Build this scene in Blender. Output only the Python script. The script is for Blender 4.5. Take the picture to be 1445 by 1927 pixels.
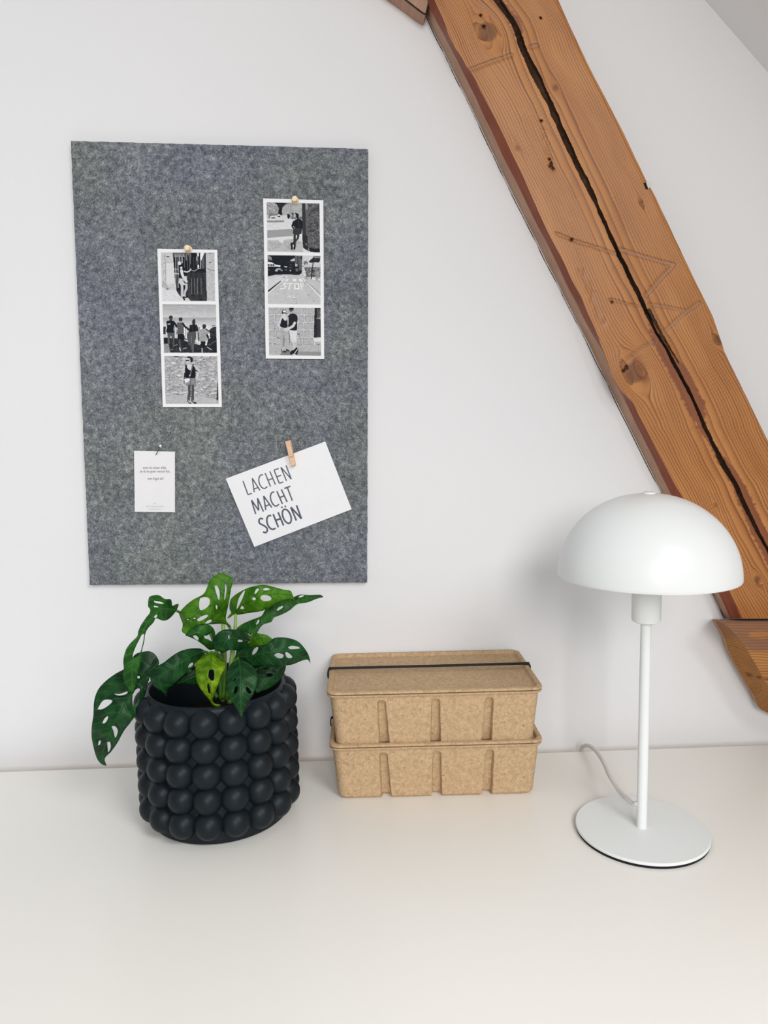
import bpy, bmesh, math, random
import numpy as np
from mathutils import Vector, Matrix, geometry

for o in list(bpy.data.objects): bpy.data.objects.remove(o)
S = bpy.context.scene
COL = S.collection
random.seed(4); RNG = np.random.RandomState(7)

# ------------------------------------------------------------------ camera
CF = 1411.7; PITCH, YAW, ROLL = 0.1140, -0.0385, -0.0181
CO = np.array([-0.0161, -1.0744, 0.4780])
def _axes():
    cp, sp = math.cos(PITCH), math.sin(PITCH); cy, sy = math.cos(YAW), math.sin(YAW)
    f = np.array([-sy*cp, cy*cp, -sp]); r = np.array([cy, sy, 0]); u = np.cross(r, f)
    cr, sr = math.cos(ROLL), math.sin(ROLL)
    return cr*r+sr*u, -sr*r+cr*u, f
CR, CU, CFW = _axes()
cam = bpy.data.cameras.new('camera'); co = bpy.data.objects.new('camera', cam); COL.objects.link(co)
cam.sensor_fit = 'HORIZONTAL'; cam.sensor_width = 36; cam.lens = 36*CF/1445; cam.clip_start = 0.01
m = Matrix.Identity(4)
for i in range(3):
    m[i][0] = CR[i]; m[i][1] = CU[i]; m[i][2] = -CFW[i]; m[i][3] = CO[i]
co.matrix_world = m
S.camera = co
# ------------------------------------------------------------------ world, lights, exposure
w = bpy.data.worlds.new('world'); S.world = w; w.use_nodes = True
w.node_tree.nodes['Background'].inputs[0].default_value = (0.93, 0.96, 1.0, 1)
w.node_tree.nodes['Background'].inputs[1].default_value = 0.44
def area(name, loc, target, sx, sy, power, col):
    l = bpy.data.lights.new(name, 'AREA'); l.shape = 'RECTANGLE'; l.size = sx; l.size_y = sy
    l.energy = power; l.color = col
    o = bpy.data.objects.new(name, l); COL.objects.link(o); o.location = loc
    o.rotation_euler = (Vector(target)-Vector(loc)).to_track_quat('-Z', 'Y').to_euler()
    return o
area('skylight_right', (0.95, -1.75, 1.55), (0, -0.15, 0.35), 0.9, 0.8, 29, (0.98, 0.985, 1.0))
area('gable_window', (0.15, -3.4, 1.25), (0.1, 0, 0.4), 0.8, 1.0, 48, (1.0, 0.992, 0.975))
S.view_settings.view_transform = 'Standard'; S.view_settings.look = 'None'
S.view_settings.gamma = 1; S.view_settings.use_curve_mapping = False
S.view_settings.exposure = 0.03

# ------------------------------------------------------------------ helpers
def atY(px, py, Y):
    """point of the plane y = Y seen at photo pixel (px, py); arrays allowed"""
    px = np.asarray(px, float); py = np.asarray(py, float); Y = np.asarray(Y, float)
    d = CFW + CR*((px-722.5)/CF)[..., None] - CU*((py-963.5)/CF)[..., None]
    t = (Y-CO[1])/d[..., 1]
    return CO + d*t[..., None]
def atZ(px, py, Z):
    px = np.asarray(px, float); py = np.asarray(py, float)
    d = CFW + CR*((px-722.5)/CF)[..., None] - CU*((py-963.5)/CF)[..., None]
    t = (Z-CO[2])/d[..., 2]
    return CO + d*t[..., None]
def tag(o, label=None, cat=None, group=None, kind=None):
    if label: o['label'] = label
    if cat: o['category'] = cat
    if group: o['group'] = group
    if kind: o['kind'] = kind
    return o
def empty(name, loc):
    o = bpy.data.objects.new(name, None); COL.objects.link(o); o.location = loc
    o.empty_display_size = 0.02
    return o
def wloc(o):
    v = Vector((0, 0, 0))
    while o is not None: v += Vector(o.location); o = o.parent
    return v
def mesh(name, verts, faces, mats, parent=None, origin=None, smooth=False, fm=None, autos=None):
    """verts in WORLD coordinates; the object's origin is put at `origin` (default: centre)"""
    V = np.asarray(verts, float).reshape(-1, 3)
    if origin is None:
        origin = (V.min(0)+V.max(0))/2
    org = Vector([float(a) for a in origin])
    V = V-np.array(org)
    me = bpy.data.meshes.new(name); me.from_pydata([tuple(map(float, a)) for a in V], [], [tuple(map(int, f)) for f in faces]); me.update()
    if not isinstance(mats, (list, tuple)): mats = [mats]
    for q in mats: me.materials.append(q)
    if fm is not None: me.polygons.foreach_set('material_index', list(map(int, fm)))
    o = bpy.data.objects.new(name, me); COL.objects.link(o)
    if smooth:
        me.polygons.foreach_set('use_smooth', [True]*len(me.polygons))
        if autos:
            me.update()
            sharp_edges(me, autos)
    if parent is not None:
        o.parent = parent; o.location = org-wloc(parent)
    else: o.location = org
    return o
def sharp_edges(me, ang):
    bm = bmesh.new(); bm.from_mesh(me)
    for e in bm.edges:
        e.smooth = not (len(e.link_faces) == 2 and e.calc_face_angle(0) > math.radians(ang))
    bm.to_mesh(me); bm.free()
def fattr(o, name, vals):
    a = o.data.attributes.new(name, 'FLOAT', 'POINT'); a.data.foreach_set('value', np.asarray(vals, np.float32).ravel())
def grid_faces(nr, nc, closed_c=False, off=0):
    F = []
    for i in range(nr-1):
        for j in range(nc if closed_c else nc-1):
            k = (j+1) % nc
            F.append((off+i*nc+j, off+i*nc+k, off+(i+1)*nc+k, off+(i+1)*nc+j))
    return F
def lathe(name, prof, c, mats, parent=None, n=96, origin=None, autos=35, axis=(0, 0, 1)):
    """prof: list of (radius, height) along axis from point c"""
    q = Vector(axis).to_track_quat('Z', 'Y')
    V = []; F = []; R = []
    for r, h in prof:
        if r < 1e-7: R.append([len(V)]); V.append(Vector(c)+q @ Vector((0, 0, h)))
        else:
            st = len(V)
            for k in range(n):
                a = 2*math.pi*k/n; V.append(Vector(c)+q @ Vector((r*math.cos(a), r*math.sin(a), h)))
            R.append(list(range(st, st+n)))
    for a, b in zip(R, R[1:]):
        if len(a) == 1 and len(b) == 1: continue
        for k in range(n):
            k2 = (k+1) % n
            if len(a) == 1: F.append((a[0], b[k], b[k2]))
            elif len(b) == 1: F.append((a[k], b[0], a[k2]))
            else: F.append((a[k], b[k], b[k2], a[k2]))
    o = mesh(name, [tuple(v) for v in V], F, mats, parent, origin if origin is not None else c, True, None, None)
    bm = bmesh.new(); bm.from_mesh(o.data); bmesh.ops.recalc_face_normals(bm, faces=bm.faces); bm.to_mesh(o.data); bm.free()
    sharp_edges(o.data, autos)
    return o
def spline(pts, n):
    P = np.asarray(pts, float); out = []
    Q = np.vstack([2*P[0]-P[1], P, 2*P[-1]-P[-2]])
    for i in range(len(P)-1):
        a, b, c, d = Q[i:i+4]
        for k in range(n):
            t = k/n
            out.append(0.5*((2*b)+(-a+c)*t+(2*a-5*b+4*c-d)*t*t+(-a+3*b-3*c+d)*t**3))
    out.append(P[-1]); return np.array(out)
def tube(name, pts, rad, mat, parent=None, n=12, sub=8, origin=None, flat=1.0):
    P = spline(pts, sub) if sub > 1 else np.asarray(pts, float)
    rad = np.interp(np.linspace(0, 1, len(P)), np.linspace(0, 1, len(np.atleast_1d(rad))), np.atleast_1d(rad)) if np.size(rad) > 1 else np.full(len(P), float(rad))
    T = np.gradient(P, axis=0); T /= np.linalg.norm(T, axis=1)[:, None]+1e-12
    ref = np.array([0, 0, 1.0]) if abs(T[0][2]) < .9 else np.array([1.0, 0, 0])
    u = np.cross(T[0], ref); u /= np.linalg.norm(u); V = []
    for p, t, r in zip(P, T, rad):
        u = u-t*(u@t); u /= np.linalg.norm(u); v = np.cross(t, u)
        for k in range(n):
            a = 2*math.pi*k/n; V.append(p+r*(math.cos(a)*u+flat*math.sin(a)*v))
    F = grid_faces(len(P), n, True)
    F.append(tuple(range(n))[::-1]); F.append(tuple(range((len(P)-1)*n, len(P)*n)))
    o = mesh(name, V, F, mat, parent, origin, True)
    bm = bmesh.new(); bm.from_mesh(o.data); bmesh.ops.recalc_face_normals(bm, faces=bm.faces); bm.to_mesh(o.data); bm.free()
    return o
def box(name, lo, hi, mat, parent=None, bev=0.0, origin=None):
    x0, y0, z0 = lo; x1, y1, z1 = hi
    V = [(x0, y0, z0), (x1, y0, z0), (x1, y1, z0), (x0, y1, z0), (x0, y0, z1), (x1, y0, z1), (x1, y1, z1), (x0, y1, z1)]
    F = [(0, 3, 2, 1), (4, 5, 6, 7), (0, 1, 5, 4), (1, 2, 6, 5), (2, 3, 7, 6), (3, 0, 4, 7)]
    o = mesh(name, V, F, mat, parent, origin)
    if bev:
        bm = bmesh.new(); bm.from_mesh(o.data)
        bmesh.ops.bevel(bm, geom=bm.edges[:], offset=bev, segments=3, affect='EDGES', profile=.5)
        bm.to_mesh(o.data); bm.free()
    return o
def slab(name, quad, th, mat, parent=None, origin=None):
    """thin sheet; quad = 4 world points (front face), thickness th going +y"""
    q = [np.array(p, float) for p in quad]; b = [p+np.array([0, th, 0]) for p in q]
    return mesh(name, q+b, [(0, 3, 2, 1), (4, 5, 6, 7), (0, 1, 5, 4), (1, 2, 6, 5), (2, 3, 7, 6), (3, 0, 4, 7)], mat, parent, origin)

# value noise in numpy
_tab = RNG.rand(256, 256)
def vnoise(x, y):
    xi = np.floor(x).astype(int); yi = np.floor(y).astype(int); fx = x-xi; fy = y-yi
    fx = fx*fx*(3-2*fx); fy = fy*fy*(3-2*fy)
    g = lambda a, b: _tab[a % 256, b % 256]
    return (g(xi, yi)*(1-fx)+g(xi+1, yi)*fx)*(1-fy)+(g(xi, yi+1)*(1-fx)+g(xi+1, yi+1)*fx)*fy
def fbm(x, y, o=3):
    s = 0; a = .5; t = 0
    for k in range(o): s = s+a*vnoise(x*2**k+17*k, y*2**k+31*k); t += a; a *= .5
    return s/t
def inpoly(x, y, P):
    P = np.asarray(P, float); r = np.zeros(np.shape(x), bool)
    x1, y1 = P[:, 0], P[:, 1]; x2, y2 = np.roll(x1, -1), np.roll(y1, -1)
    for a, b, c, d in zip(x1, y1, x2, y2):
        if b == d: continue
        r ^= ((b > y) != (d > y)) & (x < (c-a)*(y-b)/(d-b)+a)
    return r
def segd(x, y, a, b):
    ax, ay = a; bx, by = b; dx, dy = bx-ax, by-ay; L = dx*dx+dy*dy+1e-12
    t = np.clip(((x-ax)*dx+(y-ay)*dy)/L, 0, 1)
    return np.hypot(x-ax-t*dx, y-ay-t*dy), t
def polyd(x, y, pts):
    d = np.full(np.shape(x), 1e9)
    for a, b in zip(pts, pts[1:]): d = np.minimum(d, segd(x, y, a, b)[0])
    return d

# ------------------------------------------------------------------ material helpers
class NT:
    def __init__(s, name):
        s.m = bpy.data.materials.new(name); s.m.use_nodes = True; s.t = s.m.node_tree
        s.b = s.t.nodes['Principled BSDF']; s.out = s.t.nodes['Material Output']
    def n(s, typ, **kw):
        q = s.t.nodes.new(typ)
        for k, v in kw.items():
            if k.startswith('i_'):
                key = k[2:]; key = int(key) if key.isdigit() else key.replace('_', ' ')
                if hasattr(v, 'links'): s.t.links.new(v, q.inputs[key])
                else: q.inputs[key].default_value = v
            else: setattr(q, k, v)
        return q
    def L(s, a, b): s.t.links.new(a, b)
    def math(s, op, a, b=0.0, c=0.0, clamp=False):
        q = s.t.nodes.new('ShaderNodeMath'); q.operation = op; q.use_clamp = clamp
        for i, v in enumerate((a, b, c)):
            if hasattr(v, 'links'): s.L(v, q.inputs[i])
            else: q.inputs[i].default_value = v
        return q.outputs[0]
    def ramp(s, fac, stops, interp='LINEAR'):
        q = s.t.nodes.new('ShaderNodeValToRGB'); q.color_ramp.interpolation = interp
        e = q.color_ramp.elements
        while len(e) < len(stops): e.new(0.5)
        for k, (p, c) in enumerate(stops):
            e[k].position = p; e[k].color = (*c, 1) if len(c) == 3 else c
        s.L(fac, q.inputs[0]); return q.outputs[0]
    def mix(s, fac, a, b, typ='MIX'):
        q = s.t.nodes.new('ShaderNodeMix'); q.data_type = 'RGBA'; q.blend_type = typ
        for key, v in ((0, fac), (6, a), (7, b)):
            if hasattr(v, 'links'): s.L(v, q.inputs[key])
            else: q.inputs[key].default_value = (*v, 1) if isinstance(v, tuple) and len(v) == 3 else v
        return q.outputs[2]
    def noise(s, vec=None, scale=5, detail=2, rough=.5, dist=0, dim='3D'):
        q = s.t.nodes.new('ShaderNodeTexNoise'); q.noise_dimensions = dim
        q.inputs['Scale'].default_value = scale; q.inputs['Detail'].default_value = detail
        q.inputs['Roughness'].default_value = rough; q.inputs['Distortion'].default_value = dist
        if vec is not None: s.L(vec, q.inputs['Vector'])
        return q.outputs[0]
    def obj(s, scale=(1, 1, 1), rot=(0, 0, 0)):
        c = s.t.nodes.new('ShaderNodeTexCoord'); mp = s.t.nodes.new('ShaderNodeMapping')
        mp.inputs['Scale'].default_value = scale; mp.inputs['Rotation'].default_value = rot
        s.L(c.outputs['Object'], mp.inputs['Vector']); return mp.outputs[0]
    def attr(s, name):
        q = s.t.nodes.new('ShaderNodeAttribute'); q.attribute_name = name; return q.outputs['Fac']
    def xyz(s, x, y, z=0.0):
        q = s.t.nodes.new('ShaderNodeCombineXYZ')
        for i, v in enumerate((x, y, z)):
            if hasattr(v, 'links'): s.L(v, q.inputs[i])
            else: q.inputs[i].default_value = v
        return q.outputs[0]
    def bump(s, h, strength=.3, dist=.001):
        q = s.t.nodes.new('ShaderNodeBump'); q.inputs['Strength'].default_value = strength
        q.inputs['Distance'].default_value = dist; s.L(h, q.inputs['Height']); s.L(q.outputs[0], s.b.inputs['Normal'])
    def base(s, v):
        if hasattr(v, 'links'): s.L(v, s.b.inputs['Base Color'])
        else: s.b.inputs['Base Color'].default_value = (*v, 1)
    def set(s, rough=None, spec=None, **kw):
        if rough is not None: s.b.inputs['Roughness'].default_value = rough
        if spec is not None: s.b.inputs['Specular IOR Level'].default_value = spec
        for k, v in kw.items(): s.b.inputs[k.replace('_', ' ')].default_value = v
def flat(name, col, rough=.5, spec=.5, nz=.04, sc=60, **kw):
    t = NT(name); f = t.noise(t.obj(), sc, 3)
    a = tuple(c*(1-nz) for c in col); b = tuple(min(1, c*(1+nz)) for c in col)
    t.base(t.ramp(f, [(.3, a), (.7, b)])); t.set(rough, spec, **kw); return t.m

# wall
t = NT('white_wall_paint'); v = t.obj()
t.base(t.ramp(t.noise(v, 2.2, 3), [(.3, (.775, .775, .785)), (.7, (.79, .79, .80))]))
h = t.math('ADD', t.noise(v, 55, 4, .55), t.math('MULTIPLY', t.noise(v, 7, 3), 1.6))
t.bump(h, .22, .0022); t.set(.75, .25); M_WALL = t.m
t = NT('grey_roof_slope_paint'); v = t.obj()
t.base(t.ramp(t.noise(v, 3, 3), [(.3, (.84, .845, .85)), (.7, (.86, .865, .87))])); t.bump(t.noise(v, 60, 4), .15, .001); t.set(.8, .2); M_CEIL = t.m
M_FLOOR = flat('oak_floor', (.35, .22, .12), .5)
# desk
t = NT('cream_white_lacquer'); v = t.obj()
t.base(t.ramp(t.noise(v, 3, 2), [(.3, (.835, .812, .757)), (.7, (.85, .826, .772))])); t.set(.30, .42)
t.bump(t.noise(v, 35, 2), .03, .0008); M_DESK = t.m
# felt
t = NT('mottled_grey_felt'); v = t.obj((1, .2, 1))
n1 = t.noise(v, 130, 5, .72, .25); n2 = t.noise(v, 600, 3, .7, .7); n3 = t.noise(v, 14, 3, .6); n4 = t.noise(v, 1150, 1, .5, 1.0)
f = t.math('ADD', t.math('MULTIPLY', n1, .38), t.math('MULTIPLY', n2, .42))
f = t.math('ADD', f, t.math('MULTIPLY', n4, .20))
f = t.math('ADD', f, t.math('MULTIPLY', t.math('SUBTRACT', n3, .5), .10))
c = t.ramp(f, [(.37, (.032, .037, .050)), (.46, (.108, .117, .132)), (.54, (.215, .226, .232)), (.65, (.49, .50, .49))])
tint = t.ramp(t.noise(v, 5, 3), [(.35, (.94, .95, 1.10)), (.62, (1.0, 1.03, .97))])
t.base(t.mix(1.0, c, tint, 'MULTIPLY')); t.set(.95, .1, Sheen_Weight=.2, Sheen_Roughness=.6); t.bump(f, .7, .0012); M_FELT = t.m
# timber
def timber(name, light, mid, dark, stainc, rough=.42, spec=.4):
    t = NT(name); ph = t.attr('ph'); gu = t.attr('gu'); gv = t.attr('gv')
    fr = t.math('FRACT', ph)
    nf = t.noise(t.xyz(t.math('MULTIPLY', gv, 900), t.math('MULTIPLY', gu, 22)), 1, 4, .6)
    nb = t.noise(t.xyz(t.math('MULTIPLY', gv, 28), t.math('MULTIPLY', gu, 5)), 1, 3, .5)
    nr = t.noise(t.xyz(t.math('MULTIPLY', ph, .83), t.math('MULTIPLY', gu, 3)), 1, 1, .5)
    # soft rise then hard edge = late wood line; line strength varies
    line = t.math('POWER', fr, 2.4)
    line = t.math('MULTIPLY', line, t.math('ADD', t.math('MULTIPLY', nr, 1.5), .12), clamp=True)
    base = t.ramp(t.math('ADD', t.math('MULTIPLY', nb, .75), t.math('MULTIPLY', nf, .25)), [(.3, mid), (.68, light)])
    c = t.mix(line, base, dark)
    # saw marks across the grain
    saw = t.math('SINE', t.math('ADD', t.math('MULTIPLY', gu, 1250), t.math('MULTIPLY', nb, 9)))
    sm = t.math('MULTIPLY', t.math('GREATER_THAN', t.noise(t.xyz(t.math('MULTIPLY', gv, 30), t.math('MULTIPLY', gu, 12)), 1, 2), .54), .16)
    c = t.mix(t.math('MULTIPLY', t.math('ADD', t.math('MULTIPLY', saw, .5), .5), sm), c, dark)
    c = t.mix(t.math('MULTIPLY', t.attr('stain'), .82), c, stainc)
    c = t.mix(t.math('MULTIPLY', t.attr('knot'), .80), c, (dark[0]*.62, dark[1]*.62, dark[2]*.7))
    c = t.mix(t.math('MULTIPLY', t.attr('scr'), .50), c, (.33, .20, .14))
    c = t.mix(t.attr('hole'), c, (.03, .015, .01))
    t.base(c); t.set(rough, spec)
    hh = t.math('SUBTRACT', t.math('ADD', t.math('MULTIPLY', line, .8), t.math('MULTIPLY', nf, .5)), t.math('MULTIPLY', t.attr('scr'), 1.2))
    t.bump(hh, .5, .0008); return t.m
M_WOOD = timber('varnished_pine', (.57, .255, .078), (.43, .165, .042), (.17, .046, .010), (.20, .055, .022))
M_WOOD2 = timber('dark_varnished_pine', (.50, .22, .060), (.36, .145, .036), (.10, .030, .009), (.17, .075, .05))
M_WOOD3 = timber('sawn_pine_end', (.56, .27, .085), (.42, .185, .052), (.14, .045, .014), (.24, .11, .06), .7, .08)
def streak(name, a, b, rough=.5):
    t = NT(name); gu = t.attr('gu'); gv = t.attr('gv')
    n = t.noise(t.xyz(t.math('MULTIPLY', gv, 260), t.math('MULTIPLY', gu, 14)), 1, 4, .65)
    n2 = t.noise(t.xyz(t.math('MULTIPLY', gv, 40), t.math('MULTIPLY', gu, 30)), 1, 3, .6)
    t.base(t.ramp(t.math('ADD', t.math('MULTIPLY', n, .6), t.math('MULTIPLY', n2, .4)), [(.35, a), (.65, b)])); t.set(rough, .15)
    t.bump(n, .4, .0008); return t.m
M_SIDE = streak('mauve_brown_beam_side', (.36, .205, .135), (.50, .31, .215))
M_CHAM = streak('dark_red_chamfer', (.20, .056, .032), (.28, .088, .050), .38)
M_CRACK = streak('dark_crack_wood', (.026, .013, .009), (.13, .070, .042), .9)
M_GAP_SHADE = flat('painted_gap_shade', (.04, .035, .03), .9, .1, .6, 200)  # dark colour stands for the shade inside the timber joints
# paper, print, ink
M_PAPER = flat('white_card', (.83, .83, .845), .55, .3, .01)
M_PAPER2 = flat('pale_card', (.80, .79, .80), .6, .3, .01)
t = NT('monochrome_print'); q = t.n('ShaderNodeAttribute', attribute_name='tone')
t.L(q.outputs['Color'], t.b.inputs['Base Color']); t.set(.6, .12); M_PRINT = t.m
M_INK = flat('navy_ink', (.035, .042, .075), .5, .3, .2)
M_INK2 = flat('pale_inline_ink', (.26, .28, .33), .5, .3, .1)
M_TXT = flat('grey_ink', (.10, .10, .11), .6, .2, .1)
M_TXT2 = flat('light_grey_ink', (.38, .37, .38), .6, .2, .1)
M_PIN = flat('pale_turned_wood', (.84, .70, .48), .5, .3, .12, 300)
M_PEG = flat('clothespin_beech', (.74, .50, .33), .55, .3, .12, 250)
M_STEEL = flat('steel_wire', (.12, .12, .13), .3, .5, .1, Metallic=.8)
M_BALL = flat('white_pin_head', (.9, .9, .9), .25, .5, .01)
# kraft board
t = NT('pressed_kraft_board'); v = t.obj()
a = t.noise(v, 190, 4, .65, .6); b = t.noise(v, 520, 3, .6, .8); s = t.noise(v, 420, 1, .5)
f = t.math('ADD', t.math('MULTIPLY', a, .55), t.math('MULTIPLY', b, .45))
c = t.ramp(f, [(.34, (.37, .24, .13)), (.5, (.50, .345, .20)), (.66, (.61, .44, .275))])
c = t.mix(t.math('GREATER_THAN', s, .735), c, (.70, .54, .36))
c = t.mix(t.math('MULTIPLY', t.math('LESS_THAN', t.noise(v, 230, 1), .255), .6), c, (.22, .12, .06))
t.base(c); t.set(.8, .2); t.bump(f, .5, .0012); M_KRAFT = t.m
M_BAND = flat('black_elastic', (.010, .010, .012), .6, .3, .1)
# pot
t = NT('matt_anthracite_ceramic'); v = t.obj()
t.base(t.ramp(t.noise(v, 40, 4, .6), [(.3, (.0055, .0090, .0120)), (.7, (.0090, .0135, .0175))])); t.set(.44, .20)
t.bump(t.noise(v, 900, 2), .08, .0003); M_POT = t.m
M_SOIL = flat('potting_soil', (.012, .009, .007), .95, .1, .7, 300)
# lamp
M_LAMP = flat('white_powder_coat', (.775, .795, .785), .33, .40, .006, 8)
M_PAD = flat('black_base_pad', (.01, .01, .014), .7, .2, .1)
M_CORD = flat('white_cord', (.72, .70, .68), .5, .4, .03)
M_CLIP = flat('pale_plastic', (.62, .64, .58), .5, .4, .04)
M_BLK = flat('matt_black', (.012, .008, .008), .8, .2, .2)
# leaves
def leafmat(name, dark, light, vein, trans=.25):
    t = NT(name); lu = t.attr('lu'); lv = t.attr('lv')
    av = t.math('ABSOLUTE', lv); v = t.obj()
    n = t.noise(v, 55, 4, .6, .5)
    c = t.ramp(n, [(.38, dark), (.62, light)])
    sv = t.math('SINE', t.math('ADD', t.math('MULTIPLY', t.math('SUBTRACT', lu, t.math('MULTIPLY', av, .75)), 620), t.math('MULTIPLY', n, 5)))
    side = t.math('MULTIPLY', t.math('POWER', t.math('MAXIMUM', sv, 0.0), 9), .55)
    mid = t.math('SUBTRACT', 1.0, t.math('DIVIDE', av, .0011), clamp=True)
    c = t.mix(t.math('MAXIMUM', side, t.math('MULTIPLY', mid, .75)), c, vein)
    t.base(c); t.set(.38, .20)
    t.bump(t.math('SUBTRACT', n, t.math('ADD', side, mid)), .45, .0009)
    tr = t.n('ShaderNodeBsdfTranslucent'); t.L(t.mix(.5, c, light), tr.inputs[0])
    mx = t.n('ShaderNodeMixShader'); mx.inputs[0].default_value = trans
    t.L(t.b.outputs[0], mx.inputs[1]); t.L(tr.outputs[0], mx.inputs[2]); t.L(mx.outputs[0], t.out.inputs[0])
    return t.m
LM = {'dark': leafmat('dark_green_leaf', (.003, .026, .007), (.010, .068, .014), (.020, .10, .020), .12),
      'mid': leafmat('green_leaf', (.010, .065, .009), (.028, .130, .015), (.05, .18, .03), .18),
      'light': leafmat('light_green_leaf', (.035, .145, .006), (.095, .27, .012), (.025, .11, .01), .25),
      'lime': leafmat('lime_green_leaf', (.05, .16, .004), (.25, .40, .006), (.04, .14, .006), .3)}
M_STEM = flat('green_stem', (.07, .18, .02), .45, .4, .25, 80)
M_STEM2 = flat('pale_green_stem', (.22, .36, .08), .45, .4, .2, 80)

# ------------------------------------------------------------------ setting
def struct(name, o): o['kind'] = 'structure'; o.name = name; return o
def quadobj(name, pts, mat):
    return struct(name, mesh(name, pts, [(0, 1, 2, 3)], mat))
RX, RZ, RS = 0.4745, 1.0461, -1.020          # line where roof slope meets the wall
xr = 1.15; zr = RZ+RS*(xr-RX); xl = -.45; zl = RZ+RS*(xl-RX)
box_wall = mesh('wall_back', [(-2, 0, -.74), (xr, 0, -.74), (xr, 0, zr), (xl, 0, zl), (-2, 0, zl),
                              (-2, .12, -.74), (xr, .12, -.74), (xr, .12, zr), (xl, .12, zl), (-2, .12, zl)],
                [(0, 1, 2, 3, 4), (9, 8, 7, 6, 5), (0, 5, 6, 1), (1, 6, 7, 2), (2, 7, 8, 3), (3, 8, 9, 4), (4, 9, 5, 0)], M_WALL, origin=(0, 0, 0))
struct('wall_back', box_wall)
nx, nz = 1.02/math.hypot(1.02, 1), 1/math.hypot(1.02, 1)
yf = -1.0
cs = mesh('ceiling', [(xl, 0, zl), (xr, 0, zr), (xr, yf, zr), (xl, yf, zl), (xl+.1*nx, 0, zl+.1*nz), (xr+.1*nx, 0, zr+.1*nz), (xr+.1*nx, yf, zr+.1*nz), (xl+.1*nx, yf, zl+.1*nz)],
          [(0, 1, 2, 3), (7, 6, 5, 4), (0, 4, 5, 1), (1, 5, 6, 2), (2, 6, 7, 3), (3, 7, 4, 0)], M_CEIL)
struct('ceiling', cs)
struct('floor', box('floor', (-2, -3.2, -.80), (1.9, .12, -.74), M_FLOOR))

# ------------------------------------------------------------------ desk
desk = empty('desk', (0.04, -.39, -.74))
tag(desk, 'white lacquered desk with a smooth cream top along the white wall', 'desk')
box('tabletop', (-.95, -.74, -.030), (1.03, -.0362, 0), M_DESK, desk, .0012)
for x in (-.92, .96):
    box('side_panel', (x, -.70, -.74), (x+.04, -.06, -.030), M_DESK, desk, .001)

# ------------------------------------------------------------------ timber beam (diagonal strut)
YF = -.045; YS = -.030
def pl(pts):
    p = np.array(pts, float); return lambda y: np.interp(y, p[:, 1], p[:, 0])
def ext(pts, y0, y1):
    a, b = pts[0], pts[1]; s = (b[0]-a[0])/(b[1]-a[1]); c, d = pts[-2], pts[-1]; e = (d[0]-c[0])/(d[1]-c[1])
    return [(a[0]+s*(y0-a[1]), y0)]+pts+[(d[0]+e*(y1-d[1]), y1)]
WALLE = [(690, -220), (765, -60), (806, 0), (800.5, 22), (803, 33), (822.3, 76), (836, 100.8), (854.7, 142), (874.6, 180), (901, 236), (918, 271.8), (939, 315.4), (963.4, 366.8), (985, 408.8), (1007, 452.4), (1026.8, 494), (1045, 527), (1066, 570.7), (1085.6, 608.5), (1105, 646), (1123.2, 685.5), (1141, 717.8), (1162, 764), (1183, 804.7), (1204, 848), (1225, 890), (1243.3, 923.7), (1292, 1020), (1340, 1116), (1365.5, 1168)]
DIVE = [(700, -220), (775, -60), (807, 0), (804.5, 9), (817.4, 33.6), (836, 67), (847.9, 91), (859.7, 112), (877, 148), (894, 181), (909, 215.8), (926, 248.5), (947.8, 298.3), (966.5, 332.5), (989.8, 380.8), (1011.6, 426), (1031, 461), (1050.6, 502), (1070, 544), (1088.4, 576), (1098, 598.7), (1113.7, 626.7), (1126, 649), (1133, 656), (1144.2, 684), (1149.6, 703.7), (1161.6, 726), (1169, 738.8), (1176, 754), (1190, 783.7), (1206.8, 817.3), (1226.5, 856.5), (1246, 898.5), (1261.5, 928.6), (1304, 1018), (1352, 1116), (1375, 1166)]
FRE = [(718, -220), (802, -32), (817.4, 0), (836, 41), (843.5, 64.7), (857, 92), (869.6, 108), (879.6, 129.5), (889.6, 140.7), (905.8, 174), (932, 223.6), (947.8, 254.7), (961.8, 285.8), (982, 327.9), (1002, 373), (1017.9, 408.8), (1030, 435), (1043, 460), (1061.8, 495), (1077, 530), (1095.4, 562), (1099.7, 576), (1110.9, 600), (1122, 624), (1132, 652), (1144.5, 684), (1150, 703.7), (1162, 724.8), (1170.4, 740), (1180, 745), (1192.8, 758.4), (1198.4, 775), (1215, 804.7), (1229, 835.5), (1248.9, 872), (1267, 907), (1283.9, 935), (1325, 1020), (1372, 1112), (1397, 1166)]
RIE = [(945, -220), (1029, -40), (1050.6, 0), (1078, 62), (1108, 125), (1168, 240), (1217, 342), (1231, 366), (1286, 483), (1311, 535), (1331, 575), (1341, 596), (1352, 628), (1358, 645), (1363, 662), (1400, 738), (1428, 795), (1443, 826), (1500, 940), (1560, 1060), (1612, 1166)]
CRL = [(828, -220), (912, -40), (928, 0), (957, 38), (967, 60), (978.5, 96), (1000, 144), (1027, 192), (1051, 250), (1079.5, 308), (1103.5, 356), (1118, 384), (1139, 433), (1161, 481), (1179.5, 521), (1198, 555), (1213, 590), (1232, 625), (1251.5, 658), (1268.6, 693), (1287, 727), (1304.6, 761), (1317, 792), (1321, 805), (1339, 839), (1355.5, 875), (1378, 910), (1394, 946), (1413, 982), (1423.5, 1003), (1442, 1037), (1505, 1166)]
CRR = [(846, -220), (930, -40), (945, 0), (966, 32), (981, 60), (993, 96), (1018, 144), (1040, 192), (1065, 250), (1091.5, 308), (1116, 356), (1126, 384), (1148, 433), (1170, 481), (1190, 521), (1207, 555), (1222, 590), (1237.5, 625), (1259, 658), (1277, 693), (1296, 727), (1311.5, 761), (1326, 792), (1331, 805), (1348, 839), (1367.5, 875), (1388, 910), (1405, 946), (1422, 982), (1431, 1003), (1448, 1037), (1512, 1166)]
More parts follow.
